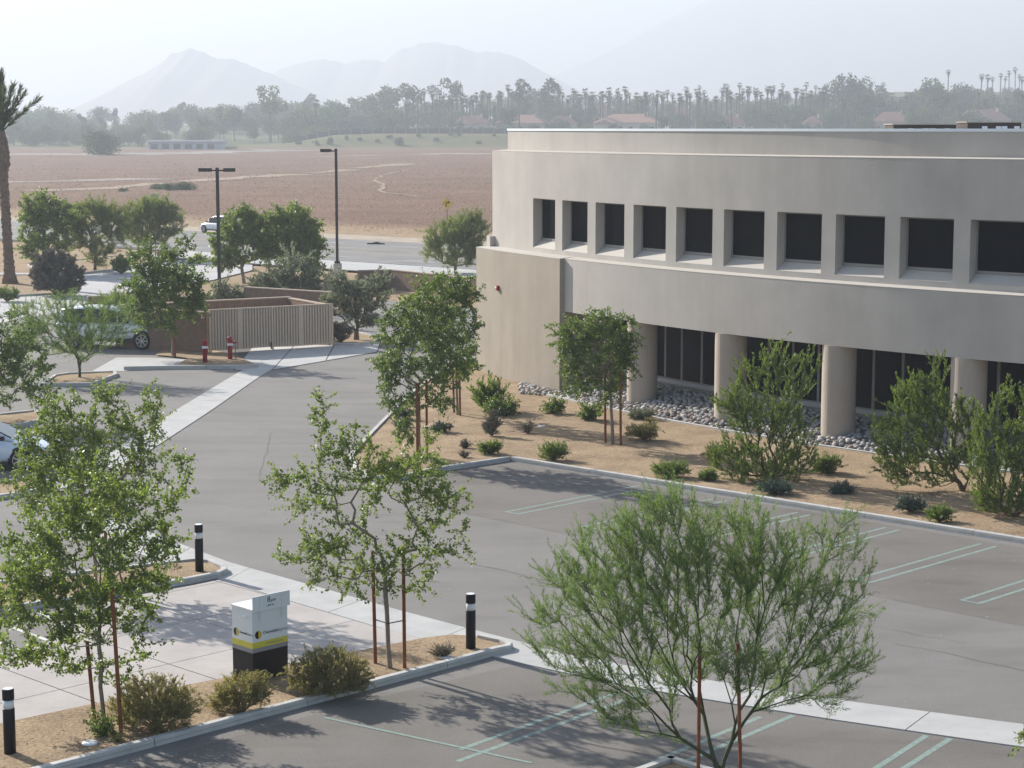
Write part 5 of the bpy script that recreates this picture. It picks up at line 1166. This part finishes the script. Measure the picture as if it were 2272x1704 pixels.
# mountains
def mountains(name, prof_, Y, dep, seed, rock=None):
    xs = np.linspace(prof_[0][0], prof_[-1][0], 150); ys = np.interp(xs, [p[0] for p in prof_], [p[1] for p in prof_]); m = MB(); rows = 12
    for i, (x, y) in enumerate(zip(xs, ys)):
        p = DY(x, y, Y); hz = p.z+6+4*noise.noise(Vector((x*.05, seed, 0)))*Y/4500
        for j in range(rows+1):
            t_ = j/rows; f = (1-t_)**1.15; q = 1+.06*t_*(1-t_)*4*noise.noise(Vector((x*.012, t_*3, seed)))
            m.v.append((p.x, Y-dep*t_+20*noise.noise(Vector((x*.02, t_*4, seed+5))), max(-4, hz*f*q+(-5 if j == rows else 0))))
    for i in range(len(xs)-1):
        for j in range(rows): m.f.append((i*(rows+1)+j, i*(rows+1)+j+1, (i+1)*(rows+1)+j+1, (i+1)*(rows+1)+j))
    return struct(m.build(name, rock or MTN, smooth=True))
mountains('mountain_range', [(120, 262), (200, 226), (260, 190), (300, 170), (330, 152), (372, 124), (410, 111), (440, 118), (470, 134), (500, 132), (540, 148), (580, 163), (640, 190), (760, 240)], 4300, 900, 1)
mountains('mountain_range', [(460, 250), (560, 180), (600, 158), (650, 140), (700, 132), (745, 143), (790, 133), (830, 138), (860, 115), (900, 101), (940, 96), (985, 104), (1030, 118), (1080, 117), (1120, 130), (1160, 152), (1230, 190), (1330, 240)], 5000, 1100, 2)
mountains('mountain_range', [(1050, 240), (1150, 195), (1215, 160), (1290, 128), (1350, 98), (1430, 52), (1490, 22), (1540, 2), (1600, -8), (1750, -14), (1900, -18), (2100, -22), (2400, -24)], 7000, 1500, 3, MTN2)
# ---- the hazy air
hz_ = MB().box((0, 4200, 260), (14400, 8800, 540)).build('haze', mat('haze', (1, 1, 1))); stuff(hz_); hz_['label'] = 'pale dusty haze in the air'
HM = MATS['haze']; n = HM.node_tree.nodes; l = HM.node_tree.links
for q in list(n):
    if q.type != 'OUTPUT_MATERIAL': n.remove(q)
pvn = n.new('ShaderNodeVolumePrincipled'); pvn.inputs['Color'].default_value = (.75, .82, .92, 1); pvn.inputs['Density'].default_value = 0.00048; pvn.inputs['Anisotropy'].default_value = .22
l.new(pvn.outputs[0], n['Material Output'].inputs['Volume'])
# ---- dry leaf litter and small stones on the planted soil
def litter(name, quads_src, n_, seed, zt, lo, hi, m, label):
    g_ = rgen(seed); P = []
    for (poly, k) in quads_src:
        pl = [S(*p) for p in poly]; x0, x1 = min(p.x for p in pl), max(p.x for p in pl); y0, y1 = min(p.y for p in pl), max(p.y for p in pl); c = 0
        while c < k:
            x, y = g_.uniform(x0, x1), g_.uniform(y0, y1); ins = False; j = len(pl)-1
            for i in range(len(pl)):
                if (pl[i].y > y) != (pl[j].y > y) and x < (pl[j].x-pl[i].x)*(y-pl[i].y)/(pl[j].y-pl[i].y)+pl[i].x: ins = not ins
                j = i
            if ins: P.append((x, y, zt+g_.uniform(0, .03))); c += 1
    P = np.array(P); A = unit(g_.normal(size=P.shape)*np.array([1, 1, .12])); s_ = g_.uniform(lo, hi, (len(P), 1))
    B = unit(np.cross(A, g_.normal(size=P.shape)*.15+np.array([0, 0, 1.])))
    Q = np.stack([P, P+A*s_*.5+B*s_*.25, P+A*s_, P+A*s_*.5-B*s_*.25], 1)
    o = link(quads_mesh(name, Q, m, g_.uniform(0, 1, len(P))), name); stuff(o); o['label'] = label
mb_ = [(860, 1040), (1133, 1005), (1500, 1065), (2272, 1190), (2272, 1040), (1700, 985), (1480, 945), (1240, 900), (1090, 870), (960, 880), (840, 960)]
litter('leaf_litter', [(mb_, 2600), ([(0, 1735), (1060, 1455), (1060, 1425), (820, 1455), (198, 1580), (0, 1620)], 1500)], 0, 55, .085, .02, .05, STRAWM, 'dry leaf litter and twigs strewn over the planted soil')
print('LEAVES', sum(k for _, k in LEAFN))

# ---- dry scrub over the open field
g_ = rgen(66); P = []
while len(P) < 14000:
    Y = 185+g_.exponential(130); X = g_.uniform(-.285, .03)*Y
    if X*.66+Y*.751 < 133 or Y > 780: continue
    P.append((X, Y, terr(X, Y)-.06))
P = np.array(P); A = unit(g_.normal(size=P.shape)*np.array([.8, .8, .3])+np.array([0, 0, .9])); sz = (g_.uniform(.05, .20, (len(P), 1))*np.clip(P[:, 1:2]/260, .7, 1.6)); B = unit(np.cross(A, g_.normal(size=P.shape)))
o = link(quads_mesh('field_scrub', np.stack([P, P+A*sz*.6+B*sz*.6, P+A*sz, P+A*sz*.6-B*sz*.6], 1), leaf_mat('dry_scrub', (.20, .125, .090), (.42, .31, .22), .45, .8, .1, (1, .9, .8)), g_.uniform(0, 1, len(P))**1.5), 'field_scrub'); stuff(o); o['label'] = 'dry rust coloured scrub covering the open field'

# ---- fine cracks and seams in the asphalt
def crack(pts, wd=.018, seed=1):
    r_ = random.Random(seed); pl = resample([S(*p) for p in pts], .45)
    pl = [p+Vector((r_.uniform(-.05, .05), r_.uniform(-.05, .05), 0)) for p in pl]
    struct(strip_mesh('pavement_crack', pl, [wd*r_.uniform(.4, 1.3) for _ in pl], .0048, JOINT))
crack([(1040, 1250), (1120, 1266), (1200, 1290), (1290, 1318)]); crack([(600, 960), (590, 1010), (575, 1060)], .014, 2); crack([(1990, 1430), (2090, 1446), (2272, 1490)], .016, 3); crack([(700, 905), (760, 925), (800, 930)], .014, 4); crack([(1880, 1385), (2000, 1402), (2140, 1428)], .012, 5)
g_ = rgen(88); P = []
for k in range(170):
    x, y = g_.uniform(300, 2272), g_.uniform(840, 1600); p = S(x, y)
    P.append((p.x, p.y, .0055))
P = np.array(P); A = unit(np.c_[g_.normal(size=(len(P), 2)), np.zeros(len(P))]); B = np.c_[-A[:, 1], A[:, 0], np.zeros(len(P))]; sz = g_.uniform(.03, .09, (len(P), 1))
keepm = []
o = link(quads_mesh('pavement_grit', np.stack([P, P+A*sz*.5-B*sz*.35, P+A*sz, P+A*sz*.5+B*sz*.35], 1), mat('pale_grit', (.30, .285, .265), .9, .1)), 'pavement_grit'); stuff(o); o['label'] = 'pale grit and chips scattered on the asphalt'
